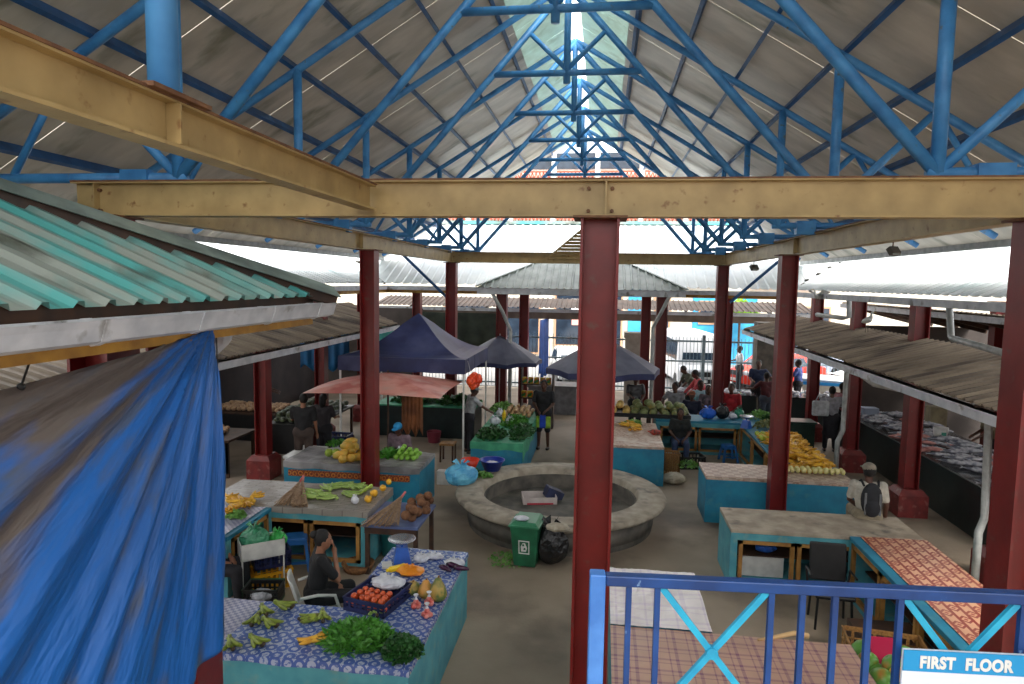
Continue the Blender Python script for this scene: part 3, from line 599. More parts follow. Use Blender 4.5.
# cloths
def cloth(label, x0, x1, y0, y1, m, z=H, drop=(0, 0, 0, 0), wr=.006, seed=1, group=None):
    """thin sheet lying on a top; drop = hang on -x,+x,-y,+y sides"""
    rnd = random.Random(seed); n = 26; vs = []; fs = []
    xs = [x0-.006+(x1-x0+.012)*i/n for i in range(n+1)]; ys = [y0-.006+(y1-y0+.012)*i/n for i in range(n+1)]
    if drop[0]: xs = [xs[0]-.004]*1+xs
    if drop[1]: xs = xs+[xs[-1]+.004]
    if drop[2]: ys = [ys[0]-.004]+ys
    if drop[3]: ys = ys+[ys[-1]+.004]
    for i, x in enumerate(xs):
        for j, y in enumerate(ys):
            zz = z+.006+wr*(math.sin(x*11+seed)*math.sin(y*7+seed*2)+rnd.uniform(-.25, .25)+1)*.5; d = 0
            if drop[0] and i == 0: d = drop[0]
            if drop[1] and i == len(xs)-1: d = drop[1]
            if drop[2] and j == 0: d = max(d, drop[2])
            if drop[3] and j == len(ys)-1: d = max(d, drop[3])
            if d: zz = z-d*(1+.12*math.sin(x*9+y*6))
            vs.append((x, y, zz))
    ny = len(ys)
    for i in range(len(xs)-1):
        for j in range(ny-1): fs.append((i*ny+j, (i+1)*ny+j, (i+1)*ny+j+1, i*ny+j+1))
    o = MB().add(vs, fs).build('tablecloth', m, None, smooth=False); s = o.modifiers.new('s', 'SOLIDIFY'); s.thickness = .003; s.offset = 1
    return tag(o, label, 'tablecloth', group)
flower = pattern('blue_flower_cloth', 'flower', (76, 100, 166), (172, 182, 206), 8.5, (196, 190, 160), rough=.25)
lav = pattern('lavender_check_cloth', 'check', (120, 124, 160), (178, 178, 196), 12, (206, 204, 214))
weave = pattern('grey_woven_mat', 'weave', (132, 126, 120), (152, 146, 138), 5, (112, 104, 98))
cloth('blue and white flowered plastic cloth on the front arm of the front left counter', -3.55, -1.66, 5.62, 6.62, flower, drop=(0, .05, .06, 0), seed=2)
cloth('blue and white flowered plastic cloth under the pumpkins and tomato crate', -2.66, -1.66, 6.63, 8.3, flower, drop=(0, .05, 0, .03), seed=3)
cloth('lavender checked cloth at the far left end of the front left counter', -4.3, -3.56, 5.62, 6.62, lav, drop=(0, 0, .05, 0), seed=4)
cloth('grey woven mat under the green bananas on the framed counter', -6.15, -3.45, 9.5, 10.75, weave, drop=(0, .1, .07, 0), wr=.016, seed=5)
cloth('lavender checked cloth under the small yellow bananas', -6.1, -5.06, 8.3, 9.45, lav, seed=6)
cloth('crumpled grey plastic sheet on the teal block counter behind the left column', -6.0, -3.32, 11.95, 13.1, mat('grey_sheet', (150, 148, 150), (104, 102, 104), rough=.35, scale=3, bump=.4), drop=(.05, .06, .1, 0), wr=.03, seed=7)
cloth('green scalloped cloth under the herbs on the counter left of the fountain', -2.8, -1.65, 14.25, 18.0, mat('green_cloth', (70, 160, 120), (44, 128, 96), rough=.6, scale=5), drop=(.05, .35, .16, 0), seed=8)
cloth('speckled linoleum sheet over the banana counter front arm', 1.97, 4.57, 12.5, 13.45, pattern('speckled_linoleum', 'check', (164, 142, 128), (194, 176, 160), 4, (150, 116, 104)), drop=(0, 0, .02, 0), seed=9)
cloth('dark red and cream printed cloth on the side arm right of the black chair', 3.7, 4.57, 6.6, 9.8, pattern('red_key_cloth', 'key', (206, 158, 124), (136, 44, 38), 5.4, (160, 64, 52), rot=R(45)), drop=(0, .04, 0, 0), wr=.002, seed=10)
cloth('white crumpled plastic cloth with faint purple lines behind the railing', .17, 1.18, 6.74, 8.12, pattern('white_wrinkled_cloth', 'plaid', (240, 232, 232), (212, 196, 218), 3.2, rough=.3), drop=(0, .03, 0, .04), wr=.03, seed=11)
cloth('tan cloth with purple plaid lines behind the railing', .17, 2.5, 5.5, 6.72, pattern('purple_plaid_cloth', 'plaid', (196, 158, 138), (112, 52, 104), 5.2), drop=(0, .04, 0, 0), wr=.004, seed=12)
tag(MB().box(-5.9, -3.5, 11.925, 11.943, .62, .74).build('printed_banner', pattern('orange_printed_strip', 'flower', (116, 48, 30), (188, 120, 50), 9)), 'orange patterned strip pinned under the grey sheet of the teal block counter', 'banner')
# coconut table
tC = thing('wooden_table', 'small dark wooden table with a blue cloth carrying coconuts', 'table', (-3.02, 9.8, 0))
MB().box(-.42, .42, -.52, .55, .74, .78).build('tabletop', mat('blue_grey_cloth', (92, 108, 150), (70, 82, 124), rough=.5, scale=4), tC)
for sx in (-1, 1):
    for sy in (-1, 1): MB().box(sx*.37-.03, sx*.37+.03, sy*.46-.03+.01, sy*.46+.03+.01, 0, .74).build('leg', wood_dark, tC)
MB().box(-.4, .4, -.5, -.46, .64, .74).build('apron', wood_dark, tC)
# ================================================================ fountain ring
fr = thing('stone_fountain', 'round empty cement fountain basin in the middle of the market yard', 'fountain', (-.7, 12.15, 0))
MB().lathe([(1.5, 0), (1.62, .12), (1.66, .36), (1.78, .44), (1.9, .47), (1.93, .52), (1.9, .565), (1.46, .58), (1.43, .55), (1.4, .44), (1.38, .04)], n=72).build('rim_wall', cement, fr, smooth=True); MB().lathe([(1.375, .04), (1.372, .46), (1.40, .46), (1.40, .04)], n=72).build('inner_wall', cement_dark, fr, smooth=True); MB().lathe([(1.63, .1), (1.675, .36), (1.70, .38), (1.70, .1)], n=72).build('outer_wall', cement_dark, fr, smooth=True)
s = fr.children[0].modifiers.new('e', 'EDGE_SPLIT'); s.split_angle = R(35)
MB().lathe([(0, .0), (1.45, .0), (1.45, .05), (0, .05)], n=48).build('basin_floor', mat('basin_mud', (120, 104, 82), (84, 72, 58), rough=.8, scale=2.2, thr=(.4, .6), bump=.3), fr)
MB().lathe([(1.665, .0), (1.68, .0), (1.70, .10), (1.665, .2)], n=72).build('stained_foot', cement_dark, fr)
m = MB(); rnd = random.Random(4)
for i in range(60):
    a_ = rnd.uniform(0, 6.28); r_ = rnd.uniform(0, 1.3); c = V((-.7+r_*math.cos(a_), 12.15+r_*math.sin(a_), .06)); m.cbox(c, (rnd.uniform(.05, .25), rnd.uniform(.02, .08), .012), rz=rnd.uniform(0, 3))
stuff(tag(m.build('basin_litter', mat('brown_litter', (96, 76, 52), (60, 50, 38), scale=9)), 'brown leaves and litter strewn in the fountain basin', 'litter'))
bxm = mat('cardboard_white', (200, 190, 186), (176, 164, 160), rough=.6, scale=5)
bx = thing('cardboard_box', 'red and white cardboard box with greens inside the fountain basin', 'box', (-1.12, 12.55, .05), R(12)); bx.scale = (1.25, 1.25, 1.4)
m = MB().box(-.26, .26, -.17, -.16, 0, .2).box(-.26, .26, .16, .17, 0, .2).box(-.26, -.25, -.17, .17, 0, .2).box(.25, .26, -.17, .17, 0, .2).box(-.26, .26, -.17, .17, 0, .01); m.build('carton', bxm, bx)
MB().box(-.2, .2, -.173, -.171, .05, .13).build('red_print', mat('red_print', (168, 40, 60), rough=.5), bx)
bx2 = tag(MB().cbox((-.86, 12.75, .3), (.34, .26, .2), rz=R(20), ry=R(25)).build('cardboard_box', mat('navy_carton', (40, 48, 84), (28, 34, 60), rough=.5, scale=5), bevel=.01), 'dark blue carton leaning on the box in the fountain', 'box')
# ================================================================ produce helpers
rnd = random.Random(11)
leaf_g = mat('leaf_green', (84, 150, 50), (48, 108, 32), rough=.5, scale=12)
leaf_d = mat('dark_leaf_green', (44, 98, 40), (26, 66, 26), rough=.5, scale=12)
leaf_l = mat('pale_leaf_green', (132, 176, 92), (84, 140, 60), rough=.5, scale=12)
ban_y = mat('ripe_banana', (230, 182, 56), (198, 142, 40), rough=.45, scale=9, c3=(96, 60, 26), s3=20, t3=(.62, .72))
ban_g = mat('green_banana', (150, 164, 60), (104, 124, 40), rough=.45, scale=9, c3=(66, 52, 30), s3=16, t3=(.56, .66))
ban_gg = mat('unripe_banana', (164, 184, 104), (122, 152, 72), rough=.45, scale=9)
ora = mat('orange_tomato', (206, 92, 44), (180, 62, 34), rough=.3, scale=4)
coco = mat('coconut_husk', (128, 88, 60), (90, 58, 40), rough=.9, scale=14, bump=.4)
squash_m = mat('squash_green', (138, 146, 96), (90, 104, 64), rough=.5, scale=6, c3=(188, 164, 96), s3=4, t3=(.5, .65))
mango_m = mat('mango_skin', (190, 160, 50), (120, 140, 50), rough=.4, scale=4, thr=(.4, .6))
tag_bag = mat('clear_bag', (214, 216, 222), (178, 182, 196), rough=.25, scale=9, bump=.6, bscale=7)
def banana_mesh(L_=.19, r=.019, curve=.5, n=6):
    pts = []; 
    for i in range(7):
        t = i/6; a = curve*(t-.5)*2; pts.append((0, L_*(t-.5), L_*.5*(1-math.cos(a))*1.3))
    return MB().path(pts, [r*.35, r*.8, r, r*1.05, r, r*.75, r*.3], n=n)
def add_rot(dst, src, M4):
    o = len(dst.v); dst.v += [M4 @ v for v in src.v]; dst.f += [tuple(i+o for i in f) for f in src.f]
def hand(m, k=6, L_=.19, r=.02, spread=.75):
    """a hand of bananas: fingers fanned out from one stalk"""
    for i in range(k):
        a = (i/(k-1)-.5)*spread*2 if k > 1 else 0
        M4 = Matrix.Rotation(a, 4, 'Z') @ Matrix.Translation((0, L_*.5, .03+(i % 2)*.02)) @ Matrix.Rotation(rnd.uniform(-.15, .15), 4, 'Y')
        add_rot(m, banana_mesh(L_, r), M4)
    m.ell((0, 0, .03), (.03, .03, .03), n=6, m=4); return m
def fruit(m, r=.045, sq=.9, dimple=True, n=10): return m.lathe([(0, -r*sq), (r*.5, -r*sq*.88), (r*.87, -r*sq*.5), (r, 0), (r*.87, r*sq*.5), (r*.5, r*sq*.86), (r*.16, r*sq*.94), (0, r*sq*.84)], (0, 0, r*sq), n=n)
def leaves(m, n, w, l, h, rn, leaf=(.05, .02), up=.5):
    for i in range(n):
        a = rn.uniform(0, 6.28); q = rn.random()**.6; c = V((w*q*math.cos(a), l*q*math.sin(a), h*(1-q*q)*rn.uniform(.4, 1)+.01))
        d = V((rn.uniform(-1, 1), rn.uniform(-1, 1), rn.uniform(-.2, up))).normalized()*leaf[0]; s = d.orthogonal().normalized()*leaf[1]; s.rotate(Matrix.Rotation(rn.uniform(0, 3), 3, d))
        m.add([c, c+d*.5+s, c+d, c+d*.5-s], [(0, 1, 2, 3)])
    return m
def copies(proto, spots, labels=None):
    """spots: (location, rotation euler, scale); the first one is the source itself"""
    for i, (p, e, s) in enumerate(spots):
        o = proto if i == 0 else proto.copy()
        if i: COL.objects.link(o)
        o.location = p; o.rotation_euler = e; o.scale = (s, s, s)
        if labels: o['label'] = labels[i % len(labels)]
    return
def heap(x0, x1, y0, y1, n, r, layers=2, z=H+.01, jit=.3, seed=1, shape=None):
    """positions of round things heaped on a rectangle"""
    rn = random.Random(seed); out = []; k = 0
    for Lr in range(layers):
        a0, a1, b0, b1 = x0+r*Lr+r, x1-r*Lr-r, y0+r*Lr+r, y1-r*Lr-r; nx = max(1, int((a1-a0)/(2*r))+1); ny = max(1, int((b1-b0)/(2*r))+1)
        for i in range(nx):
            for j in range(ny):
                if k >= n: return out
                x = a0+(a1-a0)*(i/(nx-1) if nx > 1 else .5)+rn.uniform(-jit, jit)*r; y = b0+(b1-b0)*(j/(ny-1) if ny > 1 else .5)+rn.uniform(-jit, jit)*r
                out.append((x, y, z+Lr*r*1.45)); k += 1
    return out
# ---- counter A: nine banana hands (each finger a part)
def banana_bunch(label, p, rz, k=5, m_=None, L_=.2):
    t = thing('banana_bunch', label, 'bananas', p, rz, 'banana hands on the flowered cloth')
    for i in range(k):
        a = (i/(k-1)-.5)*.9; o = banana_mesh(L_, .024).build('banana', m_ or ban_g, t, smooth=True)
        o.rotation_euler = (0, R(18)*(1 if i % 2 else -1), a); o.location = (-.1*math.sin(a)+.038*(i-(k-1)/2), .1*math.cos(a), .025+.018*(i % 2))
    MB().tube((0, 0, .02), (0, -.04, .05), .022, .015).build('stalk', mat('banana_stalk', (62, 50, 34), rough=.7), t); return t
sp = [((233, 651), 40, 'at the front left corner of the flowered cloth'), ((262, 647), 60, 'second from the left along the front edge'), ((303, 645), -50, 'single long ripening one in the middle of the front edge'),
      ((252, 627), 10, 'left of the middle row, dark tipped'), ((276, 628), 65, 'in the middle row, pale green'), ((266, 617), 40, 'in the left of the back row, upright'),
      ((302, 622), -60, 'large, curving beside the long one'), ((291, 609), 80, 'at the back edge, very dark'), ((323, 623), 25, 'nearest the left side of the herbs')]
for (px, py), rz, lb in sp:
    p = at(px, py, H+.02); banana_bunch('hand of green-brown bananas, '+lb, p, R(rz), 3 if 'single' in lb else 5, ban_y if 'single' in lb else ban_g, .3 if 'single' in lb else .24)
banana_bunch('hand of fat green bananas beside the tomato crate', at(377, 617, H+.02), R(20), 5, ban_gg, .23)
# herbs
def greens(label, p, w, l, h, n, m_, leaf=(.06, .02), seed=1, name='herb_bunch', cat='herbs', rz=0, stems=True):
    t = thing(name, label, cat, p, rz); rn = random.Random(seed)
    leaves(MB(), n, w, l, h, rn, leaf).build('leaves', m_, t)
    if stems:
        s = MB()
        for i in range(14): a = rn.uniform(-.5, .5); s.tube((-w*.9, a*l*.6, .02), (w*.4*rn.random(), a*l*1.2, h*.7), .004, n=5)
        s.build('stems', leaf_l, t)
    return t
greens('large sprawling bunch of green herbs on the flowered cloth', at(357, 639, H+.02), .32, .27, .13, 1300, leaf_g, (.1, .016), 1)
greens('curly dark parsley bunch at the corner of the front left counter', at(402, 652, H+.02), .19, .2, .15, 1500, leaf_d, (.045, .02), 2)
# tomato crate
def crate(label, p, w, l, h, m_, rz=0, name='plastic_crate', slots=True, group=None):
    t = thing(name, label, 'crate', p, rz, group); m = MB().box(-w/2, w/2, -l/2, l/2, 0, .012)
    for x0, x1, y0, y1 in ((-w/2, w/2, -l/2, -l/2+.012), (-w/2, w/2, l/2-.012, l/2), (-w/2, -w/2+.012, -l/2, l/2), (w/2-.012, w/2, -l/2, l/2)):
        m.box(x0, x1, y0, y1, h-.045, h)
        if slots:
            m.box(x0, x1, y0, y1, 0, .05); k = 7
            for i in range(k+1):
                if x1-x0 > .1: xx = x0+(x1-x0)*i/k; m.box(max(x0, xx-.014), min(x1, xx+.014), y0, y1, .05, h-.045)
                else: yy = y0+(y1-y0)*i/k; m.box(x0, x1, max(y0, yy-.014), min(y1, yy+.014), .05, h-.045)
            m.box(x0, x1, y0, y1, h*.48, h*.48+.015)
        else: m.box(x0, x1, y0, y1, 0, h-.045)
    m.build('basket', m_, t); MB().box(-w/2-.008, w/2+.008, -l/2-.008, -l/2+.004, h-.012, h+.004).box(-w/2-.008, w/2+.008, l/2-.004, l/2+.008, h-.012, h+.004).box(-w/2-.008, -w/2+.004, -l/2, l/2, h-.012, h+.004).box(w/2-.004, w/2+.008, -l/2, l/2, h-.012, h+.004).build('rim', m_, t)
    return t
navy_pl = mat('navy_plastic', (38, 46, 92), (28, 34, 70), rough=.35, scale=5)
cp = at(378, 603, H+.012); crate('navy plastic crate full of tomatoes at the inner corner of the counter', cp, .5, .56, .15, navy_pl, R(-14))
def crate_pt(x, y, z): return V(cp)+Matrix.Rotation(R(-14), 3, 'Z') @ V((x, y, z))
t0 = tag(fruit(MB(), .036).build('tomato', ora, None, smooth=True), 'orange-red tomato in the navy crate', 'tomato', 'tomatoes in the navy crate')
pts = heap(-.24, .24, -.27, .06, 60, .037, 2, .05, .15, 3)
copies(t0, [(crate_pt(x, y, z), (rnd.uniform(-.4, .4), rnd.uniform(-.4, .4), rnd.uniform(0, 6)), rnd.uniform(.9, 1.1)) for x, y, z in pts])
def bag(label, p, w, l, h, m_, seed=1, name='plastic_bag', cat='bag', knot=True, rz=0):
    rn = random.Random(seed); me = MB().ell((0, 0, h*.5), (w/2, l/2, h*.5), n=18, m=11); 
    for i, v in enumerate(me.v):
        k = 1+.13*math.sin(v.x*40/w*.35+seed)*math.cos(v.y*30/l*.3+seed*2)+rn.uniform(-.05, .05); me.v[i] = V((v.x*k, v.y*k, max(0, v.z*(1+rn.uniform(-.04, .04)))))
    t = thing(name, label, cat, p, rz); o = me.build('sack', m_, t, smooth=False)
    if knot:
        k = MB()
        for i in range(5):
            a = i*1.25+seed; k.add([(0, 0, h*.93), (.22*w*math.cos(a), .22*l*math.sin(a), h*1.22), (.3*w*math.cos(a+.6), .3*l*math.sin(a+.6), h*1.1)], [(0, 1, 2)])
        q = k.build('gathered_mouth', m_, t); q.modifiers.new('s', 'SOLIDIFY').thickness = .004
    return t
bag('white plastic bags spread over the back of the tomato crate', crate_pt(.02, .17, .1), .4, .24, .13, tag_bag, 2)
bag('clear plastic bag of dark aubergines at the far corner of the flowered counter', at(455, 566, H+.012), .26, .18, .09, tag_bag, 3)
bag('white crumpled bag beside the kitchen scale', at(421, 562, H+.012), .2, .18, .1, tag_bag, 4)
bag('clear bag of aubergines beside the scale, farther one', at(434, 559, H+.012), .24, .14, .08, tag_bag, 5)
aub = tag(MB().path([(0, -.1, .03), (0, -.05, .035), (0, .03, .04), (0, .09, .035)], [.015, .028, .036, .02]).build('aubergine', mat('aubergine', (66, 22, 60), (44, 16, 44), rough=.25), None, smooth=True), 'glossy purple aubergine in front of the clear bag', 'aubergine', 'aubergines')
copies(aub, [(at(445+i*8, 571-(i % 2)*3, H+.02), (0, 0, R(60+i*15)), 1) for i in range(3)])
for i, (px, py) in enumerate(((438, 619), (441, 628), (431, 625))):
    pass
net = thing('tomato_bag', 'small clear bag of pink tomatoes nearest the corner', 'bag', at(427, 617, H+.012)); 
def tombag(t):
    m = MB(); 
    for a in range(4): fruit_at = V((.032*math.cos(a*1.57), .032*math.sin(a*1.57), .0)); q = fruit(MB(), .032); m.add([v+fruit_at for v in q.v], q.f)
    q = fruit(MB(), .03); m.add([v+V((0, 0, .045)) for v in q.v], q.f); m.build('tomatoes', mat('pink_tomato', (200, 76, 70), (220, 150, 140), rough=.3, scale=12), t, smooth=True)
    MB().lathe([(.02, .1), (.008, .12), (.03, .15)], n=8).build('knotted_top', tag_bag, t)
tombag(net)
for (px, py), lb in (((416, 608), 'left one of the three, behind'), ((429, 605), 'right one of the three, behind')): dup(net, at(px, py, H+.012), 1, 'small clear bag of pink tomatoes, '+lb)
# pumpkins
pump = thing('squash', 'round orange-green squash, leftmost of the three', 'squash', at(413, 594, H+.012))
def squash(t, r, h, m_, neck=0):
    m = MB(); n = 24; prof = [(0, 0), (.6, .03), (.95, .25), (1, .5), (.8, .8), (.35, .97), (0, .94)]
    if neck: prof = [(0, 0), (.7, .03), (1, .2), (1, .4), (.8, .62), (.5, .8), (.36, .94), (0, 1)]
    m.lathe([(a*r, b*h) for a, b in prof], n=n)
    for i, v in enumerate(m.v):
        a = math.atan2(v.y, v.x); k = 1-.09*abs(math.sin(a*5)); m.v[i] = V((v.x*k, v.y*k, v.z))
    m.build('flesh', m_, t, smooth=True); MB().tube((0, 0, h*.93), (.01, .005, h*1.07), .012, .009).build('stem', wood, t)
pm = mat('pumpkin_skin', (206, 148, 72), (150, 130, 64), rough=.5, scale=7, thr=(.4, .6)); pm2 = mat('green_streaked_pumpkin', (178, 150, 76), (92, 112, 60), rough=.5, scale=9, thr=(.42, .58))
squash(pump, .09, .15, pm2)
t = thing('squash', 'tan pear-shaped squash in the middle of the three', 'squash', at(426, 597, H+.012)); squash(t, .095, .2, pm, 1)
t = thing('squash', 'tall green streaked squash, rightmost of the three', 'squash', at(438, 600, H+.012)); squash(t, .1, .26, pm2, 1)
# scale
sc = thing('kitchen_scale', 'blue kitchen scale with a steel pan beside the orange bag', 'scale', at(402, 562, H+.01), R(20))
scb = mat('scale_blue', (40, 96, 190), (30, 76, 160), rough=.35)
MB().add([(-.11, -.09, 0), (.11, -.09, 0), (.11, .09, 0), (-.11, .09, 0), (-.07, -.05, .2), (.07, -.05, .2), (.07, .06, .2), (-.07, .06, .2)], [(0, 1, 5, 4), (1, 2, 6, 5), (2, 3, 7, 6), (3, 0, 4, 7), (4, 5, 6, 7), (3, 2, 1, 0)]).build('body', scb, sc)
MB().tube((0, 0, .2), (0, 0, .25), .02).build('spindle', scb, sc); steel = mat('steel', (190, 192, 196), (160, 162, 168), rough=.25, metal=.8, scale=6)
MB().lathe([(0, .25), (.1, .255), (.17, .3), (.175, .305), (.165, .305), (.1, .27), (0, .265)], n=24).build('pan', steel, sc, smooth=True)
bag('orange and yellow shopping bag lying by the scale', at(410, 574, H+.012), .34, .26, .09, mat('orange_bag', (240, 160, 30), (226, 128, 20), rough=.4), 6)
o = tag(MB().tube((0, 0, 0), (0, 0, .24), .035, n=14).lathe([(.035, .24), (.02, .27), (.02, .3), (0, .3)], n=12).build('yellow_bottle', mat('yellow_plastic', (236, 200, 30), rough=.35)), 'yellow bottle lying behind the orange bag', 'bottle'); o.location = at(404, 566, H+.05); o.rotation_euler = (R(80), 0, R(-25))
tag(MB().cbox(at(387, 565, H+.03), (.12, .16, .03), rz=.4).build('paper_pad', white_pl, bevel=.005), 'small pale pad beside the kitchen scale', 'paper')
# ---- counter B goods
pp = heap(0, 1, 0, 1, 1, .1)
bb = tag(hand(MB(), 6, .17, .02).build('banana_bunch', ban_y, None, smooth=True), 'bunch of small yellow bananas on the lavender cloth', 'bananas', 'small yellow bananas on the lavender cloth')
copies(bb, [(at(x, y, H+.02+dz), (0, 0, R(rz)), 1.15) for x, y, rz, dz in ((233, 507, 20, 0), (243, 503, 80, .04), (252, 499, -30, .02), (236, 512, 140, .03), (247, 506, 200, 0), (240, 505, 60, .09), (228, 501, 0, .03), (254, 503, 110, 0), (230, 509, 250, .08))])
greens('pale green vegetables beside the small yellow bananas', at(236, 517, H+.015), .12, .12, .09, 160, leaf_l, (.06, .03), 5, 'vegetable_bunch', 'vegetables', stems=False)
gb = tag(hand(MB(), 5, .3, .026, .5).build('green_plantains', ban_gg, None, smooth=True), 'hand of long green plantains on the grey woven mat', 'bananas', 'green plantains on the grey woven mat')
copies(gb, [(at(x, y, H+.02), (0, 0, R(rz)), 1) for x, y, rz in ((318, 500, 60), (325, 489, -60), (331, 497, 95), (336, 487, -80), (343, 495, -100), (330, 492, 30), (348, 489, -70), (322, 494, 100), (337, 500, 80), (351, 487, -120))])
mg = tag(fruit(MB(), .05, 1.1).build('mango', mat('yellow_mango', (232, 176, 40), (206, 150, 30), rough=.4), None, smooth=True), 'yellow mango at the right end of the grey woven mat', 'mango', 'mangoes on the grey woven mat')
copies(mg, [(at(368+2.4*i-(i % 3)*3, 502-1.9*i+(i % 3)*2, H+.015+(.06 if i % 4 == 3 else 0)), (rnd.uniform(-.5, .5), .3, i), 1) for i in range(10)])
lm = tag(fruit(MB(), .035, 1).build('lime', mat('pale_lime', (176, 196, 88), (140, 166, 60), rough=.4), None, smooth=True), 'pale green lime behind the small white bag', 'lime', 'limes on the grey woven mat')
copies(lm, [(at(360+(i*5) % 14, 495-(i*3) % 8, H+.015), (0, 0, i), 1) for i in range(9)])
bag('small white bag between the plantains and the mangoes', at(355, 504, H+.015), .13, .1, .13, tag_bag, 8)
def broom(label, p, q, w, rz):
    t = thing('grass_broom', label, 'broom', p); q = V(q)-V(p); m = MB(); rn = random.Random(5); sd = V((math.cos(rz), math.sin(rz), 0))
    for i in range(70): a = rn.uniform(-1, 1); m.tube((0, 0, .04+rn.uniform(-.02, .02)), q+sd*a*w+V((0, 0, rn.uniform(-.03, .04))), .003, .006, n=4)
    m.build('bristles', mat('dry_grass', (168, 140, 112), (130, 104, 82), rough=.8, scale=20), t)
    MB().tube(-q*.16+V((0, 0, .05)), q*.06+V((0, 0, .04)), .02).build('grip', mat('pink_tape', (196, 96, 96), rough=.5), t)
    return t
broom('dry grass broom lying across the grey woven mat', at(300, 484, H+.05), at(286, 505, H+.03), .18, .3)
broom('dry grass broom lying across the corner of the framed counter, pink grip', at(303, 482, H+.08), at(300, 506, H+.03), .12, .2)
broom('dry grass broom nearest the coconuts, hanging over the table edge', at(402, 499, .86), at(380, 525, .83), .28, .25)
co = tag(fruit(MB(), .075, .95).build('coconut', coco, None, smooth=True), 'brown husked coconut on the small blue table', 'coconut', 'coconuts on the small table')
copies(co, [(at(x, y, .79+dz), (rnd.uniform(-1, 1), rnd.uniform(-1, 1), 0), 1) for x, y, dz in ((410, 519, 0), (417, 516, 0), (409, 512, 0), (416, 509, 0), (423, 512, 0), (413, 512, .12), (419, 506, .1), (424, 503, 0), (429, 507, 0), (433, 502, 0), (412, 506, 0), (418, 502, .1), (427, 500, .1), (408, 517, .1))])
# under/around the framed counter: stool, boxes
def stool(label, p, m_, rz=0, h=.45, w=.32):
    t = thing('plastic_stool', label, 'stool', p, rz); MB().box(-w/2+.02, w/2-.02, -w/2+.02, w/2-.02, h-.03, h).build('seat', m_, t, bevel=.012)
    MB().beam((-w/2+.01, -w/2+.02, h-.06), (w/2-.01, -w/2+.02, h-.06), .015, .07).beam((-w/2+.01, w/2-.02, h-.06), (w/2-.01, w/2-.02, h-.06), .015, .07).beam((-w/2+.02, -w/2, h-.06), (-w/2+.02, w/2, h-.06), .015, .07).beam((w/2-.02, -w/2, h-.06), (w/2-.02, w/2, h-.06), .015, .07).build('apron', m_, t)
    for q in (-1, 1): MB().beam((-w/2-.01, q*w/2, .13), (w/2+.01, q*w/2, .13), .015, .04).build('stretcher', m_, t)
    for sx in (-1, 1):
        for sy in (-1, 1): MB().tube((sx*(w/2+.03), sy*(w/2+.03), 0), (sx*(w/2-.03), sy*(w/2-.03), h-.02), .035, .03, n=4).build('leg', m_, t)
    return t
stool('blue plastic stool in front of the framed counter', at(297, 567, 0), mat('stool_blue', (44, 110, 180), (34, 90, 156), rough=.4), R(20), .5, .34)
tl_ = thing('serving_trolley', 'white box on a white wire stand holding green plastic bags', 'trolley', at(262, 592, 0), R(38)); tl_.scale = (.85, .85, 1)
MB().box(-.34, .34, -.2, -.185, .55, .78).box(-.34, .34, .185, .2, .55, .78).box(-.34, -.325, -.2, .2, .55, .78).box(.325, .34, -.2, .2, .55, .78).box(-.34, .34, -.2, .2, .55, .565).build('tray', white_pl, tl_)
for sx in (-1, 1):
    for sy in (-1, 1): MB().tube((sx*.32, sy*.18, 0), (sx*.32, sy*.18, .55), .014).build('leg', white_pl, tl_)
bag('bundle of thin green plastic bags in the white trolley box', tl_.location+V((-.08, -.02, .6)), .42, .34, .34, mat('green_film', (70, 150, 110), (50, 122, 90), rough=.25, bump=.6, scale=8), 9)
bag('bright green plastic bags at the right of the white trolley box', tl_.location+V((.17, .14, .6)), .26, .26, .24, mat('bright_green_film', (60, 170, 80), (40, 140, 60), rough=.25, bump=.6, scale=8), 10)
crate('yellow plastic crate on the floor beside the trolley', at(272, 585, 0), .52, .36, .26, mat('yellow_crate', (230, 170, 30), (206, 146, 24), rough=.4), R(38))
crate('dark blue plastic crate stacked on the yellow crate', at(272, 585, 0)+V((-.06, .1, .27)), .5, .34, .22, navy_pl, R(38))
crate('black lattice crate with a silver bag by the hidden seller', at(264, 600, .25), .44, .3, .2, black, R(10))
bag('silver crumpled bag in the black crate', at(262, 600, .3), .3, .22, .14, mat('silver_film', (180, 182, 190), (130, 132, 140), rough=.25, bump=.6, scale=8), 11, knot=False)
o = crate('green plastic crate holding up the black crate', at(264, 602, 0), .46, .34, .25, mat('green_crate', (40, 110, 70), rough=.4), R(10))
# dustpan and teal bin under the table
tb_ = thing('waste_drum', 'teal plastic drum under the coconut table', 'drum', at(388, 560, 0)+V((0, .25, 0))); MB().lathe([(.17, 0), (.2, .5), (.21, .52), (.19, .52), (.16, .03), (0, .03)], n=20).build('shell', mat('drum_teal', (50, 130, 130), rough=.4), tb_, smooth=True)
bk = tag(MB().lathe([(0, 0), (.2, .01), (.25, .12), (.24, .12), (.19, .03), (0, .02)], n=18).build('wicker_basket', mat('wicker', (140, 96, 56), (100, 66, 40), rough=.8, scale=20), None, smooth=True), 'shallow brown wicker basket on the floor before the table', 'basket'); bk.location = at(358, 570, 0)
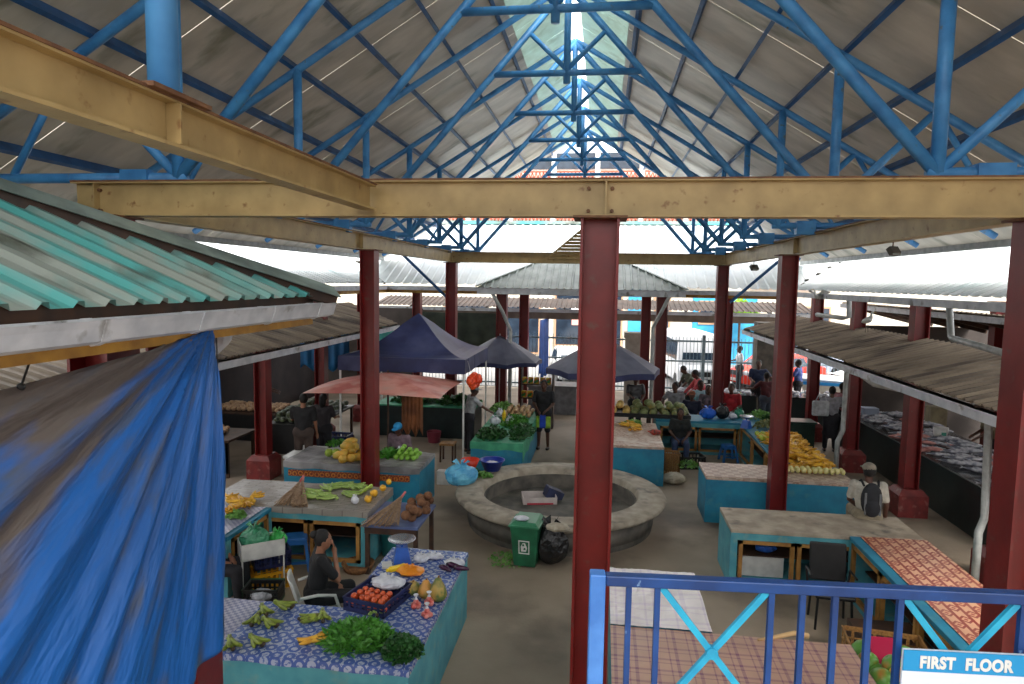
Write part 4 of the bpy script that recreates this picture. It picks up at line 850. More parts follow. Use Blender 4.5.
# garlic bag / broom head on floor
# ---- counter D goods
bf = tag(fruit(MB(), .085, 1).build('breadfruit', mat('breadfruit', (150, 172, 60), (112, 140, 44), rough=.6, scale=12, bump=.3), None, smooth=True), 'round green breadfruit left of the papayas', 'breadfruit', 'breadfruit on the teal block counter')
copies(bf, [(at(x, y, H+.04), (0, 0, 0), 1) for x, y in ((329, 457), (336, 457))])
pa = tag(MB().lathe([(0, -.15), (.05, -.13), (.085, -.03), (.08, .06), (.04, .14), (0, .16)], (0, 0, 0), n=12).build('papaya', mat('papaya_skin', (214, 160, 60), (170, 150, 60), rough=.5, scale=6), None, smooth=True), 'yellow papaya heaped behind the left steel column', 'papaya', 'papayas on the teal block counter')
copies(pa, [(at(x, y, H+.1+dz), (R(80), 0, R(rz)), 1) for x, y, dz, rz in ((343, 459, 0, 10), (350, 458, 0, 60), (357, 457, 0, 100), (345, 452, .08, 40), (352, 450, .12, 0), (347, 446, .2, 80), (355, 447, .16, 20), (340, 455, .06, 90), (361, 453, .02, 30), (350, 442, .24, 130))])
greens('leafy greens on the teal block counter right of the left column', at(390, 456, H+.03), .22, .2, .12, 320, leaf_g, (.11, .03), 6, 'leafy_greens', 'greens', stems=False)
gl = tag(fruit(MB(), .05, .95).build('green_guava', mat('green_guava', (140, 190, 70), (110, 160, 50), rough=.4), None, smooth=True), 'small bright green fruit at the right end of the teal block counter', 'fruit', 'green fruit on the teal block counter')
copies(gl, [(p, (0, 0, 0), 1) for p in [V(q) for q in heap(-3.98, -3.5, 12.35, 12.85, 28, .052, 3, H+.035, .3, 6)]])
bag('small white bag between the greens and the green fruit', at(400, 452, H+.03), .14, .12, .1, tag_bag, 12)
# ---- counter E goods
for i, (px, py, w_, l_, lb) in enumerate(((492, 436, .3, .5, 'long herb bundle along the left of the green cloth'), (522, 434, .24, .75, 'long herb bundle hanging over the right edge of the green cloth'), (515, 424, .3, .5, 'herb bundle in the middle of the green cloth'), (503, 410, .3, .5, 'pale lettuce heap at the rear of the green counter'))):
    greens(lb, at(px, py, H+.02), w_, l_, .2, 520, (leaf_d, leaf_d, leaf_g, leaf_l)[i], (.12, .03), 20+i, 'herb_bundle', 'herbs', stems=False)
for i, (px, py, s_, lb) in enumerate(((495, 425, .26, 'white bag beside the yellow bottle'), (500, 417, .22, 'white bag behind the yellow bottle'), (510, 425, .22, 'white bag among the herbs on the green cloth'))): bag(lb, at(px, py, H+.02), s_, s_, .2, tag_bag, 30+i)
o = tag(MB().lathe([(0, 0), (.05, 0), (.05, .24), (.02, .3), (.02, .33), (0, .33)], n=12).build('yellow_bottle', mat('yellow_plastic', (236, 200, 30))), 'tall yellow bottle standing on the green counter', 'bottle'); o.location = at(504, 423, H+.02)
on = tag(fruit(MB(), .06, .9).build('onion', mat('pale_onion', (206, 176, 120), (180, 130, 110), rough=.4, scale=8), None, smooth=True), 'pale round vegetable at the far right of the green counter', 'vegetable', 'round vegetables at the rear of the green counter')
copies(on, [(V(q), (0, 0, 0), 1) for q in heap(-2.5, -1.75, 17.0, 17.9, 60, .065, 2, H+.02, .4, 9)])
cz = thing('banana_stand', 'tiered rack of yellow and red fruit behind the green counter', 'rack', at(518, 405, 0)+V((.1, 2.0, 0)))
cz.location = (-1.9, 20.0, 0)
MB().box(-.5, .5, -.2, .2, .9, .93).box(-.5, .5, -.1, .3, 1.3, 1.33).box(-.5, -.46, -.2, .3, 0, 1.8).box(.46, .5, -.2, .3, 0, 1.8).build('shelving', wood_dark, cz)
pkt = tag(MB().cbox((0, 0, 0), (.16, .1, .2)).build('snack_packet', mat('packet_colours', (216, 180, 40), (190, 60, 30), rough=.4, scale=7, thr=(.45, .55), c3=(40, 120, 50), s3=5, t3=(.55, .6)), bevel=.02), 'yellow and red packet on the tiered rack behind the green counter', 'packet', 'packets on the tiered rack')
copies(pkt, [(cz.location+V((-.38+.18*(i % 5), -.1+.1*(i//5), 1.03+.4*(i//5))), (0, 0, rnd.uniform(-.3, .3)), 1) for i in range(10)])
# ring rim goods
bl = thing('plastic_bowl', 'deep blue plastic bowl on the fountain rim', 'bowl', at(492, 470, .58)); 
MB().lathe([(0, 0), (.15, 0), (.24, .2), (.26, .205), (.26, .22), (.235, .215), (.14, .02), (0, .02)], n=24).build('shell', mat('bowl_blue', (30, 60, 170), (24, 48, 140), rough=.3), bl, smooth=True); MB().ell((0, 0, .12), (.16, .16, .07), jit=.1).build('filling', tag_bag, bl)
bl2 = thing('plastic_bowl', 'red plastic bowl of green leaves on the fountain rim', 'bowl', at(470, 474, .58)); 
MB().lathe([(0, 0), (.12, 0), (.19, .16), (.175, .16), (.11, .02), (0, .02)], n=20).build('shell', mat('bowl_red', (214, 60, 36), rough=.35), bl2, smooth=True); leaves(MB(), 120, .17, .17, .12, random.Random(3), (.09, .03)).build('leaves', leaf_g, bl2); bl2.children[1].location = (0, 0, .14)
greens('handful of pale greens on the fountain rim beside the blue bowl', at(484, 477, .58), .14, .1, .08, 140, leaf_l, (.08, .03), 9, 'greens', 'greens', stems=False)
bag('pale blue plastic sack slumped over the left of the fountain rim', at(461, 486, .5), .62, .5, .42, mat('blue_film', (70, 150, 200), (110, 190, 220), rough=.25, bump=.5, scale=5), 15)
# wheelie bin
wb = thing('wheelie_bin', 'green wheelie bin with a white emblem against the fountain', 'bin', at(526, 566, 0)+V((0, .08, 0)), R(-6))
gbin = mat('bin_green', (34, 104, 72), (26, 84, 58), rough=.4, scale=5)
MB().add([(-.17, -.18, .03), (.17, -.18, .03), (.17, .18, .03), (-.17, .18, .03), (-.22, -.25, .68), (.22, -.25, .68), (.22, .24, .68), (-.22, .24, .68)], [(0, 1, 5, 4), (1, 2, 6, 5), (2, 3, 7, 6), (3, 0, 4, 7), (4, 5, 6, 7), (3, 2, 1, 0)]).build('body', gbin, wb, bevel=.015)
MB().box(-.24, .24, -.27, .26, .67, .695).add([(-.22, -.25, .695), (.22, -.25, .695), (.22, .25, .695), (-.22, .25, .695), (-.17, -.2, .74), (.17, -.2, .74), (.17, .2, .76), (-.17, .2, .76)], [(0, 1, 5, 4), (1, 2, 6, 5), (2, 3, 7, 6), (3, 0, 4, 7), (4, 5, 6, 7)]).build('lid', mat('lid_green', (60, 130, 96), (46, 112, 80), rough=.4, scale=5), wb)
for sx in (-1, 1): MB().tube((sx*.17, .24, .08), (sx*.21, .24, .08), .08, n=14).build('wheel', black, wb)
MB().tube((-.18, .29, .68), (.18, .29, .68), .016).build('handle', gbin, wb)
em = MB()
def el(x, z): return (x, -.18-.07*(z-.03)/.65-.004, z)
def bar(x0, z0, x1, z1, w=.008): em.beam(el(x0, z0), el(x1, z1), .004, w*2)
for a in (((-.08, .25), (.08, .25)), ((-.08, .45), (.08, .45))): bar(*a[0], *a[1])
em.add([el(-.085, .24), el(-.07, .24), el(-.07, .46), el(-.085, .46)], [(0, 1, 2, 3)]); em.add([el(.07, .24), el(.085, .24), el(.085, .46), el(.07, .46)], [(0, 1, 2, 3)])
em.add([el(-.045, .28), el(.03, .28), el(.05, .34), el(.02, .42), el(-.02, .42), el(-.05, .36)], [(0, 1, 2, 3, 4, 5)]); em.build('emblem', white, wb)
o = MB()
for k, (x, z) in enumerate(((-.01, .39), (.01, .33))): o.add([el(x-.018, z-.02), el(x+.018, z-.02), el(x+.012, z+.015), el(x-.012, z+.015)], [(0, 1, 2, 3)])
for i in range(len(o.v)): o.v[i] = o.v[i]-V((0, .003, 0))
o.build('emblem_figure', gbin, wb)
bag('crumpled clear bag on the lid of the green wheelie bin', wb.location+V((-.08, -.12, .74)), .22, .16, .07, tag_bag, 17, knot=False)
bag('full black rubbish bag leaning beside the green wheelie bin', at(549, 569, 0)+V((0, .2, 0)), .56, .44, .62, mat('black_film', (26, 26, 30), (16, 16, 18), rough=.25, bump=.7, scale=6), 18)
bag('torn beige paper sack lying on the black rubbish bag', at(557, 531, .6), .36, .26, .12, mat('beige_paper', (178, 168, 150), (140, 130, 112), rough=.7, bump=.4, scale=6), 19, knot=False)
stuff(greens('scattered wilted leaves on the ground left of the wheelie bin', at(508, 560, 0), .3, .35, .03, 130, leaf_l, (.07, .025), 12, 'leaf_scraps', 'scraps', stems=False))
# ---- counters F/G goods
greens('small heap of green bananas leaves on the speckled counter', at(634, 425, H), .2, .15, .1, 60, leaf_l, (.12, .04), 13, 'vegetable_heap', 'vegetables', stems=False)
gb2 = tag(hand(MB(), 5, .2, .024).build('banana_bunch', ban_y, None, smooth=True), 'yellow-green banana bunch on the speckled counter by the central column', 'bananas', 'bananas on the speckled counter')
copies(gb2, [(at(x, y, H+.01), (0, 0, R(rz)), 1.3) for x, y, rz in ((628, 427, 20), (636, 424, 110), (632, 430, 200), (640, 428, 60))])
tag(MB().ell(at(655, 432, H+.06), (.16, .1, .06), jit=.2).build('red_bundle', mat('red_orange_cloth', (196, 60, 30), (60, 50, 50), rough=.6, scale=12)), 'small red and dark bundle on the speckled counter', 'bundle')
tr_ = thing('display_tray', 'long black tray of squash on a table behind the speckled counter', 'tray', (1.0, 18.2, 0))
MB().box(-1.15, 1.35, -.45, .45, .875, .9).box(-1.15, 1.35, -.47, -.45, .875, .98).box(-1.15, 1.35, .45, .47, .875, .98).box(-1.15, -1.13, -.45, .45, .875, .98).box(1.33, 1.35, -.45, .45, .875, .98).build('tray', black, tr_)
for x in (-1.1, .3):
    for y in (-.4, .4): MB().box(x-.03, x+.03, y-.03, y+.03, 0, .875).build('leg', wood_dark, tr_)
sq = tag(fruit(MB(), .115, .8, n=12).build('round_squash', squash_m, None, smooth=True), 'round grey-green squash in the long black tray', 'squash', 'squashes in the black tray')
copies(sq, [((x, y, z), (rnd.uniform(-.5, .5), rnd.uniform(-.5, .5), rnd.uniform(0, 6)), rnd.uniform(.85, 1.1)) for x, y, z in heap(.8, 2.33, 17.78, 18.62, 75, .115, 2, .91, .25, 12)])
sq2 = tag(fruit(MB(), .1, .85, n=12).build('yellow_melon', mat('yellow_melon', (222, 190, 110), (196, 150, 80), rough=.5, scale=6), None, smooth=True), 'pale yellow melon at the left end of the long black tray', 'melon', 'yellow melons in the black tray')
copies(sq2, [((x, y, z), (0, 0, 0), 1) for x, y, z in heap(.25, .8, 17.78, 18.5, 24, .1, 2, .91, .25, 13)])
# bananas on counter G: individual bunches
yb = tag(hand(MB(), 7, .19, .021, 1.0).build('banana_bunch', ban_y, None, smooth=False), 'ripe yellow banana bunch in the big heap behind the right column', 'bananas', 'ripe bananas heaped on the side counter')
spots = []
for Lr in range(3):
    for i in range(4-Lr):
        for j in range(16-Lr*2):
            x = 3.78+.19*i+.09*Lr+rnd.uniform(-.04, .04); y = 13.05+.19*j+.12*Lr+rnd.uniform(-.05, .05)
            if y < 16.3: spots.append(((x, y, H+.02+Lr*.1), (rnd.uniform(-.3, .3), rnd.uniform(-.3, .3), rnd.uniform(0, 6.28)), rnd.uniform(.9, 1.15)))
copies(yb, spots)
wl = tag(fruit(MB(), .045, 1.25).build('white_gourd', mat('pale_gourd', (224, 214, 160), (200, 196, 110), rough=.5, scale=10), None, smooth=True), 'small pale gourd in the row edging the bananas', 'gourd', 'pale gourds at the front of the bananas')
copies(wl, [((3.42+.1*i, 12.98+.1*j+rnd.uniform(-.02, .02), H+.02), (rnd.uniform(-.3, .3), 0, 0), rnd.uniform(.9, 1.2)) for i in range(12) for j in range(2)])
for i, (px, py, s_, c, lb) in enumerate(((768, 428, .3, squash_m, 'green vegetables'), (760, 418, .3, leaf_l, 'pale vegetables'), (775, 421, .3, leaf_d, 'dark leaves'))): greens('heap of %s at the far end of the banana counter' % lb, at(px, py, H+.02), s_, s_, .2, 200, c, (.1, .04), 40+i, 'vegetable_heap', 'vegetables', stems=False)
sc2 = dup(sc, at(746, 428, H), R(-40), 'pale blue dial scale at the corner of the banana counter')
lm2 = tag(fruit(MB(), .06, 1).build('green_mango', mat('green_mango', (176, 190, 60), (140, 170, 50), rough=.4), None, smooth=True), 'yellow-green mango at the inner edge of the banana counter', 'mango', 'green mangoes by the bananas')
copies(lm2, [((3.66+.12*(i % 2), 15.6+.13*(i//2), H+.01), (0, 0, 0), 1) for i in range(10)])
bag('blue plastic bag on the rear arm of the banana counter', at(708, 419, H), .42, .3, .3, mat('blue_bag', (30, 100, 210), (24, 80, 180), rough=.3), 21)
bag('black plastic bag on the rear arm next to the blue one', at(722, 419, H), .36, .3, .36, black, 22)
bag('green bag on the rear arm of the banana counter', at(739, 418, H), .26, .2, .24, mat('green_bag', (40, 130, 100), rough=.3), 23)
bag('white and brown packages at the middle of the rear arm', at(732, 419, H), .24, .2, .16, tag_bag, 24)
stool('blue stool inside the U-shaped banana counter', at(728, 461, 0), mat('stool_blue', (44, 110, 180)), R(10), .42, .3)
bk2 = crate('black crate of mixed vegetables on the floor of the banana stall', at(690, 467, 0), .6, .45, .3, black, R(10)); greens('vegetables filling the black floor crate', at(690, 467, .2), .24, .18, .16, 90, leaf_l, (.1, .04), 45, 'vegetable_heap', 'vegetables', stems=False)
crate('brown wicker crate beside the speckled counter, on the floor', at(671, 473, 0), .36, .3, .5, wood, 0)
bag('pale sack on the floor beside the speckled counter', at(674, 484, 0), .5, .4, .26, mat('beige_paper', (178, 168, 150)), 25, knot=False)
# ---- counter H goods: black chair, boxes
ch = thing('office_chair', 'black mesh-back office chair tucked in the corner of the framed counter', 'chair', at(835, 552, .99)*V((1, 1, 0))+V((0, .05, 0)), R(176))
MB().box(-.24, .24, -.22, .24, .42, .48).build('seat', black, ch, bevel=.02); MB().cbox((0, -.25, .74), (.46, .04, .5), rx=R(8)).build('backrest', black, ch, bevel=.02)
for sx in (-1, 1):
    MB().path([(sx*.25, -.2, .45), (sx*.27, -.2, .66), (sx*.27, .1, .67)], .015).build('armrest', black, ch)
    for sy in (-1, 1): MB().tube((sx*.22, sy*.2, 0), (sx*.2, sy*.18, .43), .016).build('leg', black, ch)
for (x_, y_, lb) in ((2.45, 10.1, 'white carton on the floor inside the left opening'),):
    bxx = thing('storage_box', lb, 'box', (x_, y_+.1, .08)); MB().box(-.3, .3, -.15, .2, 0, .3).build('carton', white_pl, bxx, bevel=.01); 
bag('blue bag in the left opening of the framed counter', (2.5, 10.15, .42), .3, .2, .16, scb, 26)
# mangoes crate bottom
crate('crate of mangoes and melons at the bottom beside the plaid cloth', at(888, 672, .45), .75, .75, .25, wood, R(-8)); tag(MB().box(-.35, .35, -.35, .35, 0, .44).build('wooden_block', wood_dark, loc=at(888, 672, 0)), 'low dark wooden block under the crate of mangoes', 'block')
ml = tag(fruit(MB(), .11, 1.15, n=14).build('melon', mat('red_green_mango', (96, 150, 60), (190, 110, 50), rough=.35, scale=3, thr=(.5, .6)), None, smooth=True), 'large green and red mango in the bottom crate', 'mango', 'mangoes in the bottom crate')
base = at(888, 672, .62)
copies(ml, [(base+V((-.24+.23*(i % 3)+rnd.uniform(-.03, .03), -.3+.22*((i//3) % 3), .0+.1*(i//9))), (rnd.uniform(-1, 1), rnd.uniform(-1, 1), i), 1) for i in range(12)])
ym = tag(fruit(MB(), .07, 1.3, n=12).build('yellow_mango', mat('yellow_mango', (232, 176, 40)), None, smooth=True), 'long yellow mango on top of the bottom crate', 'mango', 'yellow mangoes in the bottom crate')
copies(ym, [(base+V((-.1+.12*i, -.35+.05*i, .2)), (R(70), 0, i), 1) for i in range(4)])
tag(MB().cbox(base+V((-.05, -.02, .22)), (.26, .34, .02), rx=R(20)).build('red_packet', mat('magenta_packet', (176, 30, 70), rough=.4), bevel=.005), 'dark red packet lying among the mangoes', 'packet')
w2 = tag(MB().path([at(758, 640, H+.03), at(775, 637, H+.03), at(795, 633, H+.06), at(808, 636, H+.03)], [.012, .02, .025, .03]).build('gourd_stick', mat('pale_wood', (206, 170, 120), rough=.6), None, smooth=True), 'pale curved wooden stick lying behind the plaid cloth', 'stick')
# ---- fish stall
fs_ = thing('fish_stall', 'long dark tiled fish counter down the right aisle', 'counter', (6.6, 15, 0))
MB().box(0, 2.0, -3.2, 4.8, 0, .82).build('body', dark_green, fs_); MB().box(-.03, 2.0, -3.2, 4.8, .82, .86).build('slab', mat('wet_slab', (66, 70, 74), (44, 48, 52), rough=.2, scale=3), fs_); MB().box(-.05, .0, -3.2, 4.8, .8, .97).build('kerb', dark_green, fs_)
def fish_mesh(L_=.5, r=.05):
    m = MB(); pr = [(0, -.5, .0), (.35, -.46, 0), (.8, -.34, 0), (1, -.15, 0), (.85, .1, 0), (.45, .32, 0), (.2, .42, 0)]
    m.path([(0, b*L_, r*.8) for a, b, c in pr], [max(.004, a*r) for a, b, c in pr], n=8)
    m.add([(0, .4*L_, r*.8), (-.07, .52*L_, r*.8), (0, .47*L_, r*.9), (.07, .52*L_, r*.8)], [(0, 1, 2), (0, 2, 3)]); m.add([(-.0, -.1*L_, r*1.6), (0, .08*L_, r*1.5), (0, 0, r*2.2)], [(0, 1, 2)]); return m
fm = mat('silver_fish', (196, 196, 204), (98, 102, 116), rough=.25, metal=.2, scale=7, thr=(.4, .6)); fm2 = mat('pink_fish', (206, 150, 142), (160, 100, 98), rough=.3, scale=7)
f1 = tag(fish_mesh(.62, .055).build('fish', fm, None, smooth=True), 'silver-grey fish laid out on the dark counter', 'fish', 'silver fish on the long counter')
f2 = tag(fish_mesh(.5, .06).build('fish', fm2, None, smooth=True), 'pinkish red fish laid out on the dark counter', 'fish', 'red fish on the long counter')
s1, s2 = [], []
for i in range(110):
    x = rnd.uniform(6.9, 8.2); y = 11.95+7.6*(i/110); 
    (s2 if (i % 9 in (2, 3) and i > 8) else s1).append(((x, y+rnd.uniform(-.05, .05), .87+.03*(i % 3)), (0, rnd.uniform(-.3, .3), R(70+rnd.uniform(-30, 30))), rnd.uniform(.75, 1.15)))
copies(f1, s1); copies(f2, s2)
bu = thing('white_bucket', 'white bucket with green print among the fish', 'bucket', at(940, 440, .87)); MB().lathe([(.13, 0), (.16, .3), (.145, .3), (.12, .02), (0, .02)], n=18).build('shell', white_pl, bu, smooth=True); MB().cbox((-.0, -.155, .15), (.1, .01, .12)).build('label', mat('label_green', (60, 150, 130)), bu)
tag(MB().cbox(at(936, 416, 1.12), (.4, .3, .5)).build('polystyrene_box', mat('beige_box', (150, 140, 110), (120, 110, 90), scale=5), bevel=.01), 'beige box behind the fish', 'box')
tag(MB().cbox((7.3, 19.3, .99), (.4, .3, .24)).build('ice_box', mat('pale_blue_box', (150, 160, 180)), bevel=.01), 'pale blue ice box at the far end of the fish counter', 'box')
# far fish tables
for i, (x0, x1, y0, y1, lb) in enumerate(((2.3, 4.9, 21.9, 22.5, 'dark green tiled fish table far back in front of the red car'), (5.3, 7.6, 21.9, 22.8, 'dark green tiled fish table far right by the shopper with the white bag'), (-6.3, -3.45, 18.05, 19.2, 'dark green vegetable table behind the pink parasol'))):
    t = thing('tiled_table', lb, 'table', (x0, y0, 0)); MB().box(0, x1-x0, 0, y1-y0, 0, .86).build('body', dark_green, t); MB().box(-.03, x1-x0+.03, -.03, y1-y0+.03, .86, .9).build('slab', mat('wet_slab', (66, 70, 74)) if i < 2 else mat('green_cloth', (70, 160, 120)), t)
ff = tag(fruit(MB(), .08, .6).build('white_packet', tag_bag, None), 'small white bag of fish on the far dark table', 'bag', 'white bags on the far fish tables')
copies(ff, [((2.5+(i*.37) % 2.3, 21.98+.14*(i % 4), .91), (0, 0, i), rnd.uniform(.8, 1.5)) for i in range(24)]+[((5.5+(i*.37) % 1.9, 21.98+.2*(i % 4), .91), (0, 0, i), rnd.uniform(.8, 1.5)) for i in range(16)])
tag(MB().box(0, .7, 0, .5, 0, .75).box(-.04, .74, -.04, .54, .75, .8).build('green_bin', mat('dark_bin_green', (24, 60, 52), (18, 46, 40), rough=.4), loc=at(792, 446, 0)+V((-.3, -.6, 0)), bevel=.02), 'square dark green bin behind the bananas', 'bin')
for i, (px, py, lb) in enumerate(((-4.0, 18.55, 'dark leafy heap on the table behind the pink parasol, right end'), (-5.3, 18.6, 'dark leafy heap on the table behind the pink parasol, left end'))): greens(lb, V((px, py, .91)), .62, .4, .2, 400, leaf_d, (.16, .05), 60+i, 'leafy_greens', 'greens', stems=False)
# left dark stalls
for i, (x0, x1, y0, y1, h_, lb) in enumerate(((-10.4, -8.0, 13.4, 14.6, .85, 'dark stall table at the far left behind the red column'), (-8.1, -6.9, 15.2, 18.0, .85, 'dark vegetable table under the left side of the gazebo'), (-10.4, -8.2, 16.3, 17.6, .85, 'dark stall table at the back left with pale vegetables'), (-6.7, -6.1, 13.3, 14.3, .6, 'small pale table by the shoppers in black'))):
    t = thing('market_table', lb, 'table', (x0, y0, 0)); w_, l_ = x1-x0, y1-y0
    MB().box(0, w_, 0, l_, h_-.05, h_).build('tabletop', (wood_dark, black, wood_dark, white_pl)[i], t)
    for x in (.06, w_-.06):
        for y in (.06, l_-.06): MB().box(x-.03, x+.03, y-.03, y+.03, 0, h_-.05).build('leg', wood_dark if i < 3 else white_pl, t)
    if i != 3: MB().box(.02, w_-.02, .03, .05, .1, h_-.05).build('front_cloth', black, t)
ve = tag(fruit(MB(), .07, .85).build('potato', mat('pale_root', (190, 160, 120), (150, 110, 90), rough=.6, scale=8), None, smooth=True), 'pale root vegetable on the dark stalls at the far left', 'vegetable', 'root vegetables on the left stalls')
copies(ve, [(V(q), (0, 0, 0), rnd.uniform(.8, 1.3)) for q in heap(-10.2, -8.2, 13.5, 14.4, 70, .075, 2, .86, .4, 31)+heap(-10.2, -8.35, 16.4, 17.4, 70, .075, 1, .86, .4, 32)])
dv = tag(fruit(MB(), .08, .8).build('dark_vegetable', mat('dark_veg', (54, 60, 70), (110, 120, 80), rough=.5, scale=2), None, smooth=True), 'dark vegetable on the table under the gazebo', 'vegetable', 'vegetables under the gazebo')
copies(dv, [(V(q), (0, 0, 0), rnd.uniform(.8, 1.3)) for q in heap(-8.0, -7.0, 15.3, 17.9, 90, .085, 2, .86, .4, 33)])
bl3 = crate('dark blue crate of green leaves left of the papayas', at(338, 447, .3), .6, .45, .32, navy_pl, 0); tag(MB().box(-.35, .35, -.25, .25, 0, .29).build('wooden_block', wood_dark, loc=at(338, 447, 0)*1.0), 'dark wooden block under the blue crate', 'block'); greens('green leaves in the dark blue crate', at(338, 445, .6), .26, .2, .1, 120, leaf_g, (.1, .04), 61, 'leafy_greens', 'greens', stems=False)
# wooden stool & basket mid left
ws = thing('wooden_stool', 'wooden stool standing behind the teal block counter', 'stool', at(447, 462, 0)+V((0, .1, 0))); MB().box(-.18, .18, -.18, .18, .42, .46).build('seat', wood, ws)
for sx in (-1, 1):
    for sy in (-1, 1): MB().box(sx*.15-.02, sx*.15+.02, sy*.15-.02, sy*.15+.02, 0, .42).build('leg', wood_dark, ws)
tag(MB().lathe([(0, 0), (.16, 0), (.2, .3), (.18, .3), (.15, .03), (0, .03)], n=16).build('pink_pail', mat('maroon_pail', (130, 50, 66), rough=.4), None, loc=at(434, 442, 0)), 'dull pink pail in the shade behind the wooden stool', 'pail')
tag(MB().cbox((0, 0, .15), (.3, .18, .3)).build('paper_carton', white_pl, loc=at(441, 488, 0)+V((.0, .3, 0)), bevel=.01), 'small white carton at the end of the teal block counter', 'box')
# ================================================================ tents and parasols
navy = mat('navy_canvas', (40, 48, 92), (30, 36, 74), rough=.55, scale=2, bump=.15, c3=(70, 76, 112), s3=1.2, t3=(.5, .75))
greyc = mat('grey_canvas', (96, 98, 116), (74, 76, 94), rough=.6, scale=2, bump=.15)
pinkc = mat('faded_red_canvas', (206, 142, 130), (176, 92, 84), rough=.5, scale=1.6, thr=(.45, .62), bump=.1, c3=(190, 150, 140), s3=2.5, t3=(.5, .7))
gz = thing('gazebo', 'navy blue pop-up gazebo on white poles left of the fountain', 'gazebo', (-4.85, 17.35, 0))
hw, ze, zp = 1.6, 2.5, 3.52
def gpt(u, v, k):  # k 0 eave .. 1 peak, canvas sags between poles
    return (u*hw*(1-k), v*hw*(1-k), ze+(zp-ze)*(k**1.25)-.10*math.sin(math.pi*min(1, k*1.2))*(1-max(abs(u), abs(v))*0))
m = MB(); n = 10
for (a, b_) in (((-1, -1), (1, -1)), ((1, -1), (1, 1)), ((1, 1), (-1, 1)), ((-1, 1), (-1, -1))):
    vs = []; fs = []
    for j in range(n+1):
        k = j/n
        for i in range(n+1):
            t = i/n; u = a[0]+(b_[0]-a[0])*t; v = a[1]+(b_[1]-a[1])*t; x, y, z = gpt(u, v, k); z -= .06*math.sin(math.pi*t)*math.sin(math.pi*min(1, k*1.6))*(1-k)
            vs.append((x, y, z))
    for j in range(n):
        for i in range(n): q = j*(n+1)+i; fs.append((q, q+1, q+n+2, q+n+1))
    m.add(vs, fs)
o = m.build('canopy', navy, gz, smooth=False); o.modifiers.new('s', 'SOLIDIFY').thickness = .006
m = MB()
for sx, sy, ex_, ey_ in ((-1, -1, 1, -1), (1, -1, 1, 1), (1, 1, -1, 1), (-1, 1, -1, -1)):
    for i in range(8):
        a = V((sx+(ex_-sx)*i/8, sy+(ey_-sy)*i/8, 0))*hw; b_ = V((sx+(ex_-sx)*(i+1)/8, sy+(ey_-sy)*(i+1)/8, 0))*hw; d0 = .3+.02*math.sin(i); m.add([a+V((0, 0, ze)), b_+V((0, 0, ze)), b_*1.0+V((0, 0, ze-.35)), a*1.0+V((0, 0, ze-.05-d0))], [(0, 1, 2, 3)])
o = m.build('valance', navy, gz); o.modifiers.new('s', 'SOLIDIFY').thickness = .006
for sx in (-1, 1):
    for sy in (-1, 1): MB().box(sx*(hw-.04)-.02, sx*(hw-.04)+.02, sy*(hw-.04)-.02, sy*(hw-.04)+.02, 0, ze).build('pole', white, gz)
def parasol(label, p, r, zrim, zap, m_, n=8, val=.12, tilt=0, rz=0, pole_m=white, square=False, ztop=None):
    t = thing('parasol', label, 'parasol', p, rz); vs = []; fs = []; K = 5; NN = n*3
    for j in range(K+1):
        k = j/K
        for i in range(NN):
            a = 2*math.pi*i/NN; f = (i % 3)/3; rr = r*k*(math.cos(math.pi/n)/math.cos(((a) % (2*math.pi/n))-math.pi/n))
            z = zap+(zrim-zap)*(k**1.15)+(.04*k*abs(math.sin(n*a/2))); vs.append(Matrix.Rotation(tilt, 3, 'Y') @ (V((rr*math.cos(a), rr*math.sin(a), z-zap)))+V((0, 0, zap)))
    for j in range(K):
        for i in range(NN): fs.append((j*NN+i, j*NN+(i+1) % NN, (j+1)*NN+(i+1) % NN, (j+1)*NN+i))
    o = MB().add(vs, fs).build('canopy', m_, t); o.modifiers.new('s', 'SOLIDIFY').thickness = .004
    if val:
        m = MB(); base = K*NN
        for i in range(NN): a = vs[base+i]; b_ = vs[base+(i+1) % NN]; m.add([a, b_, b_*1.0-V((0, 0, val)), a-V((0, 0, val))], [(0, 1, 2, 3)])
        o = m.build('valance', navy if m_ is greyc else m_, t); o.modifiers.new('s', 'SOLIDIFY').thickness = .004
    MB().tube((0, 0, 0), (0, 0, zap+.05), .022).build('pole', pole_m, t)
    m = MB()
    for i in range(n): v = vs[K*NN+i*3]; m.tube((0, 0, zap-.03), V(v)-V((0, 0, .02)), .008, n=5)
    m.build('ribs', pole_m, t); MB().lathe([(.26, 0), (.26, .05), (.05, .09), (.04, .3), (0, .3)], n=14).build('base', black, t); return t
parasol('faded navy-grey parasol right behind the gazebo', (-3.15, 20.6, 0), 1.35, 1.95, 2.72, greyc, rz=.3)
parasol('large grey parasol with navy edge behind the central column', (.05, 18.9, 0), 1.62, 2.0, 2.85, greyc, rz=.2, val=.16)
pk = atY(388, 379, 15.0); pks = parasol('faded pink square parasol behind the left steel column', (pk.x, 15.0, 0), 1.9, 1.9, 2.24, pinkc, n=4, val=0, rz=0, pole_m=wood_dark); pks.scale = (1.14, .92, 1)
for c_ in pks.children:
    if c_.name.split('.')[0] in ('canopy', 'ribs'): c_.rotation_euler = (0, 0, R(45))
# orange bag hanging from the gazebo pole
hb = thing('orange_bag_cluster', 'bright orange bags hanging from the front pole of the gazebo', 'bags', (-3.1, 15.95, 1.95)); m = MB(); r2 = random.Random(8)
for i in range(12): m.ell((r2.uniform(-.1, .16), r2.uniform(-.1, .1), r2.uniform(-.12, .2)), (.09, .08, .1), jit=.15, rnd=r2)
m.build('bags', mat('orange_film', (240, 84, 30), (220, 60, 20), rough=.35, scale=6), hb); MB().tube((-.05, 0, .2), (-.12, -.02, .5), .006).build('hook_string', white, hb)
